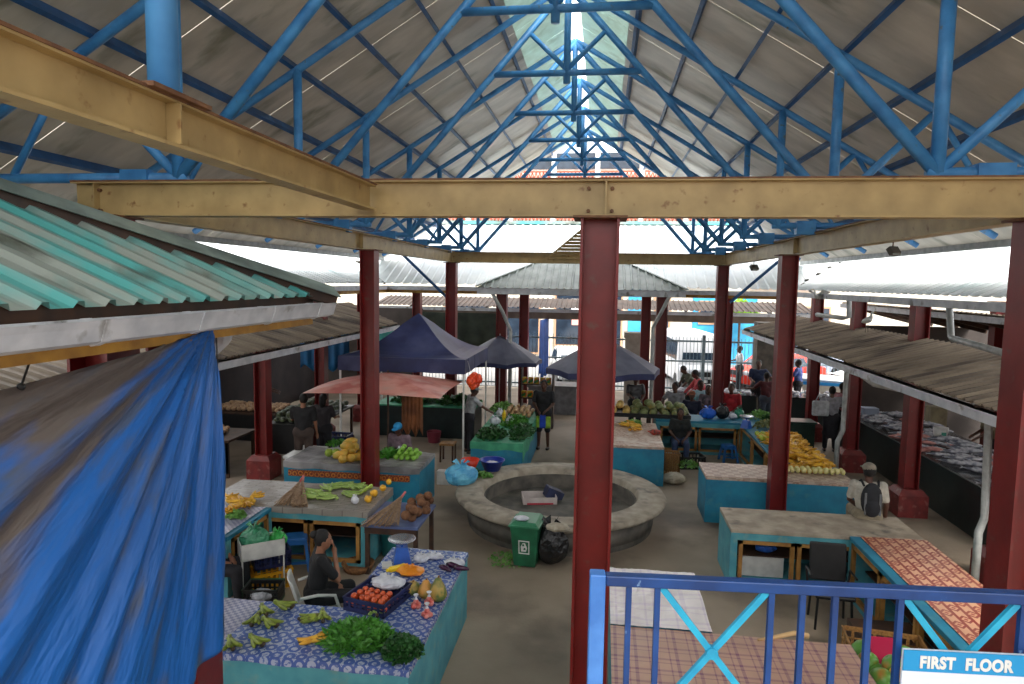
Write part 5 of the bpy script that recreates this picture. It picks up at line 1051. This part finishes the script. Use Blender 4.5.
# hanging cloths
def hang(label, p0, p1, z0, z1, m_, name='hanging_cloth', wv=.05):
    p0 = V(p0); p1 = V(p1); n = 24; sd = V((-(p1-p0).y, (p1-p0).x, 0)).normalized(); vs = []; fs = []
    for i in range(n+1):
        for j in range(9):
            c = p0.lerp(p1, i/n)+sd*wv*math.sin(i*1.4)*(.4+.6*(1-j/8)); vs.append((c.x, c.y, z0+(z1-z0)*j/8+(.1*math.sin(i*.7) if j == 0 else 0)))
    for i in range(n):
        for j in range(8): q = i*9+j; fs.append((q, q+9, q+10, q+1))
    o = MB().add(vs, fs).build(name, m_, None, smooth=True); o.modifiers.new('s', 'SOLIDIFY').thickness = .006; return tag(o, label, 'cloth')
hang('blue-teal cloth hanging under the left lean-to roof', (-8.3, 17.6, 0), (-7.0, 17.9, 0), 1.9, 3.0, mat('blue_teal_cloth', (20, 100, 150), (14, 80, 126), rough=.6, scale=3))
hang('bright turquoise netting under the left lean-to roof, left of the gazebo', (-6.9, 19.9, 0), (-5.7, 20.2, 0), 2.0, 2.95, mat('turquoise_cloth', (90, 200, 190), (140, 220, 210), rough=.6, scale=3))
hang('dark sheet added behind the far left stalls to deepen their shade', (-10.6, 12.0, 0), (-10.6, 24.0, 0), .0, 3.6, mat('added_shade_backdrop', (50, 42, 44), (34, 30, 34), rough=.8, scale=2))  # dark sheet added to supply the gloom behind the left stalls
hang('brown hanging cloth behind the pink parasol', V((-4.75, 15.5, 0)), V((-4.25, 15.6, 0)), .7, 2.0, mat('brown_cloth', (170, 108, 66), (120, 76, 50), rough=.7, scale=3))
hang('dark sheet standing in for foliage at the back of the yard, behind the gazebo', (-7.0, 24.6, 0), (-3.6, 24.7, 0), 2.0, 3.2, mat('foliage_sheet', (52, 60, 50), (34, 44, 36), rough=.8, scale=3))  # dark sheet added in place of foliage to darken behind the gazebo
hang('tall blue banner between the entrance columns', atY(540, 330, 24.5), atY(549, 330, 26.0), .9, 3.0, mat('banner_blue', (50, 100, 190), (40, 84, 170), rough=.5, scale=4), 'banner')
tag(MB().box(-.8, .8, -.5, .5, 0, .9).box(-.85, .85, -.55, .55, .9, .96).build('metal_counter', mat('grey_counter', (130, 130, 134), (100, 100, 106), rough=.5), loc=(-1.6, 22.6, 0)), 'grey covered table in the entrance passage under the banner', 'table')
# ================================================================ people
skin_d = mat('dark_skin', (92, 60, 46), (78, 50, 40), rough=.5, scale=9); skin_b = mat('brown_skin', (150, 104, 80), (132, 90, 68), rough=.5, scale=9)
hair_m = mat('dark_hair', (24, 20, 20), (14, 12, 12), rough=.7, scale=30, bump=.4)
def cl(n, c, c2=None): return mat('cloth_'+n, c, c2 or tuple(int(v*.8) for v in c), rough=.8, scale=10, bump=.15)
def cap_(m, a, b, ra, rb, n=12):
    a = V(a); b = V(b); m.tube(a, b, ra, rb, n=n); m.ell(a, (ra,)*3, n=n, m=8); m.ell(b, (rb,)*3, n=n, m=8); return m
def person(label, p, rz, pose='stand', skin=skin_d, top=None, bottom=None, sleeve='short', legs='long', hair='short', hat=None, lean=0, head_turn=0, arms=None, vox=.016, s=1.0, female=False, skirt=False):
    t = thing('person', label, 'person', p, rz); t.scale = (s,)*3
    sit = pose == 'sit'; pz_ = .5 if sit else .93
    hip = [V((sx*.095, 0, pz_)) for sx in (-1, 1)]
    if sit: knee = [V((sx*.14, .42, .5)) for sx in (-1, 1)]; ank = [V((sx*.13, .44, .08)) for sx in (-1, 1)]
    elif pose == 'walk': knee = [V((-.1, .14, .5)), V((.1, .02, .49))]; ank = [V((-.1, .2, .08)), V((.1, -.24, .12))]
    else: knee = [V((sx*.105, .02, .5)) for sx in (-1, 1)]; ank = [V((sx*.12, -.01, .08)) for sx in (-1, 1)]
    B = Matrix.Translation((0, 0, pz_)) @ Matrix.Rotation(-lean, 4, 'X') @ Matrix.Translation((0, 0, -.93))
    def U(v): return B @ V(v)
    sw = .185 if female else .2
    sh = [U((sx*sw, 0, 1.43)) for sx in (-1, 1)]; neck = U((0, .0, 1.47)); head = U((0, .025, 1.63)) 
    arms = arms or ('down', 'down')
    el_, wr = [], []
    for i, sx in enumerate((-1, 1)):
        A = arms[i]
        P = {'down': ((sx*.25, -.03, 1.15), (sx*.26, .07, .91)), 'fwd': ((sx*.24, .10, 1.2), (sx*.16, .34, 1.16)), 'lap': ((sx*.25, .05, 1.17), (sx*.1, .26, 1.02)), 'face': ((sx*.2, .22, 1.2), (sx*.06, .17, 1.47)),
             'reach': ((sx*.25, .22, 1.28), (sx*.2, .48, 1.18)), 'hip': ((sx*.32, -.05, 1.18), (sx*.17, .08, 1.02)), 'out': ((sx*.36, .12, 1.25), (sx*.46, .32, 1.22))}[A]
        el_.append(U(P[0])); wr.append(U(P[1]))
    def torso(m, g=0):
        for a, b, ra, rb in (((-.075, 0, .93), (.075, 0, .93), .125, .125), ((0, 0, .95), (0, 0, 1.12), .135, .115), ((-.06, 0, 1.1), (-.09, 0, 1.33), .1, .1), ((.06, 0, 1.1), (.09, 0, 1.33), .1, .1), ((-.13, 0, 1.39), (.13, 0, 1.39), .075, .075), ((-.05, .01, 1.25), (.05, .01, 1.25), .115, .115)):
            cap_(m, U(a), U(b), ra+g, rb+g)
        if female:
            for sx in (-1, 1): m.ell(U((sx*.075, .09, 1.28)), (.07+g, .07+g, .075+g))
        return m
    m = MB(); torso(m, -.006)
    cap_(m, U((0, -.005, 1.42)), U((0, .01, 1.54)), .058, .054)
    HR = Matrix.Rotation(head_turn, 3, 'Z'); HB = B.to_3x3() @ HR
    m.ell(head, (.078, .098, .115), n=16, m=12, rot=HB); m.ell(head+HB @ V((0, .03, -.06)), (.056, .062, .065), n=12, m=9, rot=HB)
    m.ell(head+HB @ V((0, .104, -.02)), (.014, .02, .026), n=8, m=6, rot=HB)
    for sx in (-1, 1): m.ell(head+HB @ V((sx*.078, -.005, -.015)), (.012, .022, .032), n=8, m=6, rot=HB)
    for i, sx in enumerate((-1, 1)):
        cap_(m, sh[i], el_[i], .052, .04); cap_(m, el_[i], wr[i], .04, .027)
        d = (wr[i]-el_[i]).normalized(); side = d.cross(V((0, 0, 1)) if abs(d.z) < .8 else V((0, 1, 0))).normalized(); nn = side.cross(d)
        pc = wr[i]+d*.055; m.ell(pc, (.03, .03, .03)); cap_(m, wr[i], pc, .026, .034)
        for k, (o_, L_) in enumerate(((-.027, .062), (-.009, .074), (.009, .07), (.027, .055))):
            a = pc+side*o_+d*.02; b_ = a+d*L_*.6; c_ = b_+d*L_*.35-nn*L_*.45; m.tube(a, b_, .0105, .009, n=6); m.tube(b_, c_, .009, .0075, n=6); m.ell(c_, (.008,)*3, n=6, m=5)
        th = pc-side*.026*sx; m.tube(th-d*.02, th-side*sx*.03+d*.03-nn*.01, .013, .009, n=6)
        cap_(m, hip[i], knee[i], .088, .058); cap_(m, knee[i], ank[i], .056, .036)
        f = ank[i]+V((0, 0, -.04)); cap_(m, f+V((0, -.02, 0)), f+V((0, .13, -.012)), .04, .03)
    remeshed(m, 'body', skin, t, vox=min(vox, .011) if vox < .014 else vox, smooth_it=2)
    if top:
        m = MB(); torso(m, .014)
        for i in (0, 1):
            e = sh[i].lerp(el_[i], .75 if sleeve == 'short' else 1); cap_(m, sh[i], e, .067, .06)
            if sleeve == 'long': cap_(m, el_[i], wr[i]*.9+el_[i]*.1, .056, .042)
        remeshed(m, 'shirt', top, t, vox=vox, smooth_it=3)
    if bottom:
        m = MB(); cap_(m, U((-.07, 0, .94)), U((.07, 0, .94)), .156, .156)
        for i in (0, 1):
            cap_(m, hip[i], knee[i], .108, .08)
            if legs == 'long': cap_(m, knee[i], knee[i].lerp(ank[i], .88), .08, .062)
        if skirt: cap_(m, knee[0], knee[1], .1, .1); cap_(m, (hip[0]+hip[1])/2, (knee[0]+knee[1])/2, .15, .15)
        remeshed(m, 'trousers' if not skirt else 'skirt', bottom, t, vox=vox, smooth_it=3)
    m = MB()
    for i in (0, 1):
        f = ank[i]+V((0, 0, -.045)); m.ell(f+V((0, .05, -.005)), (.05, .135, .036), n=12, m=7)
    m.build('shoes', black, t, smooth=True)
    if hair:
        m = MB(); m.ell(head+HB @ V((0, -.022, .022)), (.09, .1, .112), n=14, m=9, rot=HB, jit=.03)
        if hair == 'long': m.ell(head+HB @ V((0, -.06, -.07)), (.085, .07, .15), n=12, m=8, rot=HB, jit=.05)
        if hair == 'bun': m.ell(head+HB @ V((0, -.12, .06)), (.05, .05, .05), rot=HB)
        m.build('hair', hair_m, t, smooth=True)
    if hat:
        m = MB(); m.ell(head+HB @ V((0, -.008, .055)), (.096, .112, .085), n=16, m=9, rot=HB); m.ell(head+HB @ V((0, .12, .045)), (.075, .085, .012), n=14, m=5, rot=HB); m.build('cap', hat, t, smooth=True)
    m = MB()
    for sx in (-1, 1): m.ell(head+HB @ V((sx*.032, .088, .012)), (.012, .008, .007), n=8, m=5, rot=HB)
    m.build('eyes', mat('eye_dark', (30, 22, 20), rough=.3), t); MB().ell(head+HB @ V((0, .09, -.058)), (.024, .008, .007), n=8, m=5, rot=HB).build('mouth', mat('lip', (110, 56, 50), rough=.5), t)
    t['head'] = tuple(head); return t
blk = cl('black', (28, 28, 32)); jean = cl('denim', (50, 66, 100)); dk = cl('dark', (34, 34, 42))
# the seller on the white chair
pw = at(340, 600, 0)+V((0, .15, 0)); pw = V((-3.42, 7.6, 0))
person('seated woman in a black T-shirt resting her chin on her hand in a white chair', pw, R(-62), 'sit', skin_b, blk, blk, hair='bun', arms=('lap', 'face'), vox=.011, female=True, lean=.1, head_turn=-.1)
wc = thing('plastic_chair', 'white plastic armchair under the woman in black', 'chair', pw, R(-62))
MB().box(-.25, .25, -.22, .26, .35, .385).build('seat', white_pl, wc, bevel=.01)
m = MB(); vs = []; 
for j in range(6):
    for i in range(9): a = (i/8-.5)*1.9; vs.append((.29*math.sin(a), -.22-.03*j*.8+.1*(1-math.cos(a)), .38+.08*j))
m.add(vs, [(j*9+i, j*9+i+1, (j+1)*9+i+1, (j+1)*9+i) for j in range(5) for i in range(8)]); o = m.build('backrest', white_pl, wc, smooth=True); o.modifiers.new('s', 'SOLIDIFY').thickness = .015
for sx in (-1, 1):
    MB().path([(sx*.27, -.2, .6), (sx*.3, .0, .63), (sx*.3, .2, .6), (sx*.28, .27, .36)], .02).build('armrest', white_pl, wc)
    for sy in (-1, 1): MB().tube((sx*.27, sy*.24, 0), (sx*.23, sy*.2, .36), .024, .02, n=6).build('leg', white_pl, wc)
person('seller in a bright blue shirt mostly hidden behind the tarp edge', at(236, 612, 0)+V((-.5, .2, 0)), R(-80), 'sit', skin_b, cl('royal', (24, 84, 200)), dk, arms=('lap', 'lap'), vox=.014)
person('man in black standing with his back turned by the dark left stalls', at(304, 476, 0), R(15), 'stand', skin_b, blk, cl('brown_trousers', (70, 56, 50)), arms=('fwd', 'down'), s=1.06, head_turn=.5)
person('woman in dark clothes with tied hair beside the man in black', at(324, 468, 0), R(-10), 'stand', skin_b, cl('charcoal', (52, 46, 50)), dk, hair='long', arms=('fwd', 'fwd'), female=True)
person('person in a white and red shirt at the far left stall', at(233, 440, 0)+V((.25, 1.2, 0)), R(-90), 'stand', skin_d, cl('whitered', (190, 180, 184), (180, 50, 60)), dk, arms=('fwd', 'reach'))
person('seller in a blue cap sitting behind the counter under the pink parasol', (at(405, 476, 0).x, 14.1, .0), R(170), 'sit', skin_d, cl('mauve', (120, 100, 110)), dk, hat=cl('skyblue', (40, 150, 210)), arms=('lap', 'lap'), lean=.25)
person('person in a grey and white top and grey cap working behind the green counter', at(468, 458, 0)+V((-.1, .5, 0)), R(-60), 'stand', skin_d, cl('greywhite', (170, 174, 178)), dk, hat=cl('greycap', (150, 160, 164)), arms=('reach', 'reach'), lean=.2)
mm = person('man in black walking through the market with a blue and green bag', at(543, 449, 0), R(175), 'stand', skin_d, blk, dk, legs='short', arms=('lap', 'lap'), s=1.05)
sbg = thing('shopping_bag', 'blue and lime shopping bag held by the man in black', 'bag', at(543, 449, 0)+V((0, -.26, .62))); MB().cbox((0, 0, .17), (.16, .1, .34)).build('blue_side', cl('bagblue', (30, 70, 190)), sbg, bevel=.02); MB().cbox((.13, .02, .15), (.14, .1, .3)).cbox((-.12, .02, .16), (.1, .09, .3)).build('lime_side', cl('lime', (150, 190, 60)), sbg, bevel=.02)
stripe = pattern('striped_shirt', 'stripe', (200, 200, 204), (34, 34, 40), .16)
person('man in a black and white striped shirt behind the squash tray', (at(635, 440, 0).x, 19.6, 0), R(190), 'stand', skin_d, stripe, dk, arms=('lap', 'fwd'), head_turn=-.4)
person('man in a camouflage shirt leaning over the far fish table', atY(694, 400, 22.9)*V((1, 1, 0)) if False else V((atY(694, 400, 22.8).x, 22.8, 0)), R(100), 'stand', skin_d, cl('camo', (92, 96, 78), (60, 66, 50)), dk, arms=('reach', 'reach'), lean=.55, s=1.03)
def py(px, Y): return V((atY(px, 400, Y).x, Y, 0))
person('woman in a coral pink blouse leaning forward near the red car', py(704, 21.2), R(95), 'stand', skin_d, cl('coral', (214, 84, 90)), dk, arms=('reach', 'reach'), lean=.4, sleeve='long', female=True, s=1.04)
person('seated woman in dark clothes and jeans under the rear arm of the banana counter', py(681, 16.9), R(178), 'sit', skin_d, cl('blackgreen', (26, 30, 30)), jean, hair='long', arms=('lap', 'lap'), female=True)
person('seated seller in a light grey shirt among the crowd behind the squash', py(675, 20.3), R(150), 'sit', skin_d, cl('lightgrey', (150, 150, 156)), dk, arms=('lap', 'reach'), s=1.12)
person('seated seller in a teal and white shirt behind the squash tray end', py(700, 20.9), R(200), 'sit', skin_d, cl('tealwhite', (170, 190, 200), (90, 170, 180)), dk, arms=('lap', 'fwd'), s=1.12, hair='short')
person('seated seller in dark blue with an orange headscarf in front of the crowd', py(692, 19.6), R(170), 'sit', skin_d, cl('darkblue', (34, 36, 60)), dk, hair=None, hat=cl('rustscarf', (150, 84, 56)), arms=('lap', 'lap'), s=1.02)
person('seated seller in a flowered dark top left of the right rear column', py(708, 20.6), R(180), 'sit', skin_d, cl('flowerdark', (60, 60, 66), (120, 100, 110)), dk, hair='long', arms=('lap', 'lap'), female=True, s=1.05)
person('person in a red shirt standing just right of the right rear column', py(731, 20.6), R(160), 'sit', skin_d, cl('redshirt', (190, 40, 50)), dk, arms=('lap', 'lap'), s=1.1)
person('large man in a navy T-shirt standing behind the far fish table', py(757, 23.0), R(170), 'stand', skin_d, cl('navyshirt', (38, 54, 90)), dk, arms=('out', 'fwd'), s=1.1)
person('man in a dark maroon shirt with arms spread at the far fish table', py(766, 21.2), R(20), 'stand', skin_d, cl('maroon', (84, 28, 36)), cl('greyblue', (64, 74, 90)), arms=('out', 'reach'))
person('man in a blue striped shirt far back between the right columns', py(797, 24.5), R(60), 'stand', skin_d, cl('bluestripe', (40, 70, 160), (110, 130, 190)), dk, arms=('fwd', 'down'), s=1.04)
sh_ = person('shopper in a grey T-shirt and long dark skirt seen from behind in the right aisle', py(832, 18.6), R(-10), 'stand', skin_d, cl('greytee', (156, 156, 164)), dk, hair='short', arms=('hip', 'fwd'), skirt=True, s=1.0)
wbg = thing('white_shoulder_bag', 'white shopping bag carried on the shoulder of the shopper in grey', 'bag', py(821, 18.35)+V((0, -.0, 1.0))); MB().cbox((0, 0, .2), (.42, .12, .4)).build('pouch', cl('whitebag', (206, 208, 212)), wbg, bevel=.04); MB().path([(-.14, 0, .38), (-.05, 0, .58), (.1, 0, .58), (.14, 0, .38)], .012).build('handle', cl('whitebag', (206, 208, 212)), wbg)
person('second shopper in a pale red patterned shirt beside the shopper in grey', py(842, 19.4), R(-10), 'stand', skin_d, cl('pinkpattern', (190, 150, 160), (130, 60, 70)), dk, arms=('fwd', 'fwd'))
person('fish seller in a blue and purple shirt bending behind the fish counter', V((9.0, 14.6, 0)), R(100), 'stand', skin_d, cl('purple', (60, 64, 130), (90, 60, 120)), dk, arms=('reach', 'reach'), lean=.5, hat=cl('whitecap', (190, 190, 196)))
person('fish seller in a beige shirt at the rear of the fish counter', V((8.9, 16.3, 0)), R(90), 'stand', skin_d, cl('beige', (120, 110, 88)), dk, arms=('reach', 'fwd'), lean=.3)
person('passer-by in a white shirt beyond the street fence', py(738, 28.2), R(90), 'stand', skin_d, cl('whiteshirt', (225, 225, 228)), dk, arms=('down', 'fwd'), s=1.1)
# the man with the backpack sits on the counter end, back to the camera
bp_ = at(868, 503, .87); bp_ = V((4.12, 10.72, .37))
person('man in a white shirt and grey cap sitting on the counter with his back turned', bp_, R(-8), 'sit', skin_d, cl('offwhite', (196, 190, 178)), cl('khaki', (150, 138, 116)), hat=cl('khakicap', (140, 132, 118)), arms=('lap', 'down'), vox=.012, s=1.0, head_turn=.25, lean=.05)
bk_ = thing('backpack', 'black backpack worn by the seated man in the grey cap', 'backpack', bp_, R(-8))
bkm = cl('backpack_black', (34, 36, 42)); MB().ell((0, -.2, .83), (.15, .1, .26), n=14, m=10).ell((0, -.27, .72), (.12, .06, .14), n=12, m=8).build('pack', bkm, bk_, smooth=True)
MB().beam((.1, -.297, .62), (.1, -.287, .95), .03, .008).beam((-.1, -.297, .62), (-.1, -.287, .95), .03, .008).build('piping', cl('grey_piping', (110, 112, 116)), bk_)
for sx in (-1, 1): MB().path([(sx*.1, -.14, 1.02), (sx*.12, -.04, 1.08), (sx*.13, .1, 1.0), (sx*.14, .13, .85), (sx*.15, .0, .66)], .018).build('strap', bkm, bk_)
# ================================================================ birds
def egret(label, p, rz, fly=False):
    t = thing('egret', label, 'bird', p, rz); wm = mat('white_feathers', (224, 224, 220), (196, 196, 192), rough=.8, scale=20); m = MB()
    m.path([(0, -.16, .2), (0, -.08, .22), (0, .04, .26), (0, .1, .32), (0, .1, .38), (0, .13, .42), (0, .16, .42)], [.01, .05, .065, .035, .02, .024, .02], n=10); m.build('body', wm, t, smooth=True)
    MB().tube((0, .17, .42), (0, .24, .41), .008, .002, n=6).build('beak', mat('beak_yellow', (200, 160, 50)), t)
    if fly:
        for sx in (-1, 1): MB().add([(0, -.06, .26), (0, .06, .28), (sx*.2, .04, .42), (sx*.36, -.06, .36), (sx*.2, -.16, .32), (0, -.06, .24), (sx*.2, .02, .405)], [(0, 1, 2, 3, 4), (5, 4, 3, 6)]).build('wing', wm, t)
    for sx in (-1, 1): MB().tube((sx*.025, -.01, .22), (sx*.03, .0, 0), .006, n=5).build('leg', mat('leg_dark', (60, 56, 40)), t)
    return t
egret('white egret with raised wings at the edge of the lean-to roof', atX(817, 306, 5.4), R(120), True)
egret('white egret perched in the middle of the lean-to roof', atX(867, 326, 5.3)-V((0, 0, .13)), R(200))
# ================================================================ the street beyond
wall_c = mat('street_wall', (206, 198, 182), (184, 176, 160), rough=.8, scale=1.5); cyan = mat('cyan_wall', (60, 160, 200), (44, 140, 184), rough=.6, scale=2); glassd = mat('dark_window', (44, 56, 70), (30, 38, 50), rough=.12, scale=2)
asph = struct(MB().box(-40, 40, 27.6, 42, 0, .02).build('floor_street', mat('asphalt', (150, 148, 146), (128, 126, 124), rough=.9, scale=4)))
bl_ = thing('shop_building', 'cream and turquoise shop building across the street', 'building', (0, 38, 0))
MB().box(-22, 24, 0, 6, 0, 6.4).build('wall', wall_c, bl_); MB().box(1.4, 2.4, -.06, 0, 0, 4.4).build('turquoise_pier', cyan, bl_); MB().box(4.9, 8.3, -.06, 0, 0, 4.0).build('turquoise_wall', cyan, bl_)
for x0, x1, z0, z1 in ((-2.6, 1.0, .9, 3.7), (5.3, 6.2, 2.3, 3.4), (2.9, 3.6, .2, 3.6), (-9, -6.6, .8, 3.0), (-5.8, -3.6, .4, 3.2), (9.5, 12, 1, 3.2)):
    f = MB().box(x0-.1, x1+.1, -.12, -.02, z0-.1, z1+.1).build('window', mat('tan_frame', (180, 140, 110), rough=.6), bl_); MB().box(x0, x1, -.14, -.12, z0, z1).build('pane', glassd, f)
for i, (x, z, w_, h_, c) in enumerate(((-1.5, 3.1, .55, .75, (236, 236, 236)), (-.75, 3.1, .6, .5, (196, 190, 214)), (-1.5, 2.2, .45, .4, (214, 160, 150)), (-.9, 2.2, .4, .4, (150, 190, 210)))):
    MB().box(x-w_/2, x+w_/2, -.17, -.145, z-h_/2, z+h_/2).build('poster', mat('poster_%d' % i, c, rough=.6), bl_)
tag(MB().box(-2.5, 2.9, -.3, 0, 4.3, 4.75).build('shop_sign', mat('sign_panel_blue', (40, 90, 190), rough=.4), loc=(3.8, 37.9, .1)), 'blank blue sign board above the turquoise shop', 'sign')
tag(MB().box(-1.2, 1.2, -.2, 0, 0, .9).box(1.4, 2.2, -.2, 0, 0, .9).build('shop_sign', mat('sign_orange', (240, 84, 40), rough=.4), loc=(9.0, 37.8, 4.3)), 'orange-red sign panels above the street on the right', 'sign')
bush = greens('bright yellow-green bush over the street wall', V((7.2, 36.9, 2.6)), 1.0, .5, 1.0, 500, mat('lime_leaf', (150, 190, 50), (110, 160, 40), rough=.6, scale=6), (.3, .12), 70, 'street_bush', 'bush', stems=False)
MB().tube((0, 0, -2.6), (0, 0, .4), .06).build('trunk', wood_dark, bush)
ub = thing('brick_building', 'tall building with red-brown lattice balconies and white posts behind the far roof', 'building', (0, 46, 0))
MB().box(-13, 20, 0, 8, 0, 12.2).build('wall', mat('pale_upper_wall', (224, 214, 204), (206, 190, 176), rough=.7), ub)
latm = mat('red_lattice', (176, 84, 60), (140, 64, 48), rough=.7)
for z0, z1 in ((8.0, 9.0), (10.8, 11.8)):
    for i in range(11):
        x = -12+2.9*i; f = MB(); f.box(x, x+2.5, -.3, -.2, z1-.1, z1).box(x, x+2.5, -.3, -.2, z0, z0+.12); k = 10
        for j in range(k): a = x+2.5*j/k; f.beam((a, -.25, z0+.1), (a+.25, -.25, z1-.1), .05, .07); f.beam((a+.25, -.25, z0+.1), (a, -.25, z1-.1), .05, .07)
        f.build('lattice_panel', latm, ub); MB().box(x-.35, x-.05, -.35, 0, z0-.3, z1+1.4).build('post', white, ub)
    g_ = MB().box(-12.5, 19.5, -.08, -.01, z1+.15, z1+1.2).build('window_band', glassd, ub); MB().box(-13, 20, -.5, 0, z0-.5, z0-.1).build('balcony_edge', latm, ub)
# fence
fe = thing('street_fence', 'tall railing fence of thin grey bars between market and street', 'fence', (0, 27.3, 0)); fm_ = mat('fence_grey', (128, 150, 160), (104, 124, 134), rough=.5)
MB().box(-8, 12, -.03, .03, 2.1, 2.17).box(-8, 12, -.03, .03, 1.3, 1.36).box(-8, 12, -.03, .03, .2, .26).build('rails', fm_, fe)
b_m = MB()
for i in range(143): x = -8+.14*i; b_m.box(x-.009, x+.009, -.009, .009, .1, 2.3)
o = stuff(b_m.build('bars', fm_, fe))
for x in range(-8, 13, 4): MB().box(x-.06, x+.06, -.06, .06, 0, 2.4).build('post', fm_, fe)
tag(MB().box(-.33, .33, -.33, .33, 0, 3.1).build('grey_pillar', cement_dark, loc=(5.7, 24.6, 0)), 'grey concrete pillar at the far corner of the lean-to roof', 'pillar')
tag(MB().box(-.35, .35, -.3, .3, 0, 2.4).box(-.4, .4, -.35, .35, 2.4, 2.6).build('gate_pillar', mat('gate_cement', (176, 170, 160), (150, 144, 134), rough=.8, scale=3), loc=(1.2, 25.0, 0)), 'pale cement gate pillar right of the entrance', 'pillar')
# vehicles
glassv = mat('vehicle_glass', (50, 66, 82), (36, 48, 60), rough=.1)
def car(label, p, rz, col, kind='car'):
    t = thing('van' if kind == 'van' else 'car', label, 'van' if kind == 'van' else 'car', p, rz); bm_ = mat('paint_'+kind+str(col[0])+str(col[1]), col, rough=.25)
    L_, W_, Hh = (4.6, 1.8, 2.3) if kind == 'van' else (4.2, 1.72, 1.42)
    side = [(-L_/2, .3), (L_/2, .3), (L_/2, .85), (L_/2-.2, 1.05), (L_/2-.7, Hh), (-L_/2+.1, Hh), (-L_/2, 1.0)] if kind == 'van' else [(-L_/2, .25), (L_/2, .25), (L_/2, .65), (L_/2-.9, .88), (L_/2-1.6, Hh-.02), (-L_/2+1.2, Hh), (-L_/2+.35, .95), (-L_/2, .85)]
    n = len(side); m = MB(); zm = Hh*.62
    vs = []
    for sy in (-1, 1):
        for x, z in side: vs.append((x, sy*(W_/2-(.12*(z-zm)/(Hh-zm) if z > zm else 0)), z))
    m.add(vs, [tuple(range(n)), tuple(range(2*n-1, n-1, -1))]+[(i, i+n, (i+1) % n+n, (i+1) % n) for i in range(n)]); m.build('shell', bm_, t, bevel=.05)
    if kind == 'van': a, b_ = V((L_/2-.28, 0, 1.25)), V((L_/2-.56, 0, Hh-.42))
    else: a, b_ = V((L_/2-.96, 0, .92)), V((L_/2-1.55, 0, Hh-.08))
    d = (b_-a); nn = V((d.z, 0, -d.x)).normalized()*.012
    m = MB(); m.add([a+nn+V((0, -W_/2+.16, 0)), a+nn+V((0, W_/2-.16, 0)), b_+nn+V((0, W_/2-.26, 0)), b_+nn+V((0, -W_/2+.26, 0))], [(0, 1, 2, 3)]); m.build('windscreen', glassv, t)
    for sy in (-1, 1):
        x0, x1 = (-L_/2+.4, L_/2-.9) if kind == 'van' else (-L_/2+1.15, L_/2-1.65); zb, zt = (1.2, Hh-.3) if kind == 'van' else (.93, Hh-.12)
        MB().add([(x0-.1, sy*(W_/2+.005), zb), (x1+.25, sy*(W_/2+.005), zb), (x1, sy*(W_/2-.09), zt), (x0+.1, sy*(W_/2-.09), zt)], [(0, 1, 2, 3)]).build('side_window', glassv, t)
        for x in (-L_/2+.8, L_/2-.8): MB().tube((x, sy*(W_/2-.2), .32), (x, sy*(W_/2+.01), .32), .32, n=20).build('wheel', black, t)
        MB().ell((L_/2-.04, sy*(W_/2-.3), .72), (.06, .2, .1)).build('headlight', mat('lamp_clear', (220, 224, 228), rough=.15), t)
    MB().box(L_/2-.02, L_/2+.05, -W_/2+.1, W_/2-.1, .3, .48).build('bumper', black if kind == 'van' else bm_, t)
    MB().box(L_/2-.01, L_/2+.03, -.4, .4, .58, .78).build('grille', black, t); MB().box(L_/2+.05, L_/2+.06, -.26, .26, .34, .46).build('number_plate', white, t)
    return t
car('white van facing the fence behind the leaning man', (3.85, 30.6, 0), R(-84), (226, 228, 232), 'van')
car('red car parked behind the coral blouse beyond the fence', (7.5, 30.4, 0), R(-150), (206, 60, 44))
car('white car parked at the right beyond the fence', (11.6, 29.6, 0), R(-160), (224, 226, 232))
car('silver car parked far left of the red car, across the street', (9.8, 34.2, 0), R(180), (150, 160, 178))
bt_ = thing('boat_hull', 'white and blue boat hull parked at the right beyond the fence', 'boat', (9.2, 25.4, 0), R(-10))
MB().add([(-1.8, -.5, .5), (1.8, -.6, .5), (1.8, .6, .5), (-1.8, .5, .5), (-2.1, -.8, 1.1), (1.9, -.9, 1.0), (1.9, .9, 1.0), (-2.1, .8, 1.1)], [(3, 2, 1, 0), (0, 1, 5, 4), (1, 2, 6, 5), (2, 3, 7, 6), (3, 0, 4, 7), (4, 5, 6, 7)]).build('hull', white, bt_); MB().box(-2.0, 1.9, -.92, .92, .9, 1.0).build('blue_band', mat('boat_blue', (40, 140, 210), rough=.4), bt_)
for x in (-1.2, 1.2): MB().box(x-.1, x+.1, -.4, .4, 0, .5).build('cradle', wood_dark, bt_)
car('white car by the entrance beyond the grey covered table', (-1.3, 30.6, 0), R(-80), (222, 224, 226))
# ================================================================ light
w = bpy.data.worlds.new('World'); SC.world = w; w.use_nodes = True; nt = w.node_tree; bg = nt.nodes['Background']
tc = nt.nodes.new('ShaderNodeTexCoord'); sp_ = nt.nodes.new('ShaderNodeSeparateXYZ'); nt.links.new(tc.outputs['Generated'], sp_.inputs[0])
rp = nt.nodes.new('ShaderNodeValToRGB'); rp.color_ramp.elements[0].position = -.0; rp.color_ramp.elements[0].color = (.92, .93, .94, 1); rp.color_ramp.elements[1].position = .7; rp.color_ramp.elements[1].color = (1, 1, 1, 1)
nt.links.new(sp_.outputs[2], rp.inputs[0]); nt.links.new(rp.outputs[0], bg.inputs['Color']); bg.inputs['Strength'].default_value = 2.2
sl = bpy.data.lights.new('sun', 'SUN'); sl.energy = 4.0; sl.angle = R(25); sl.color = (1, .95, .87); so = bpy.data.objects.new('sun', sl); COL.objects.link(so); so.rotation_euler = (R(38), R(14), R(20)); so.location = (0, 0, 20)
SC.view_settings.view_transform = 'Standard'; SC.view_settings.look = 'None'; SC.view_settings.gamma = 1; SC.view_settings.use_curve_mapping = False; SC.view_settings.exposure = .88
for o in bpy.data.objects:
    if 'head' in o.keys(): del o['head']
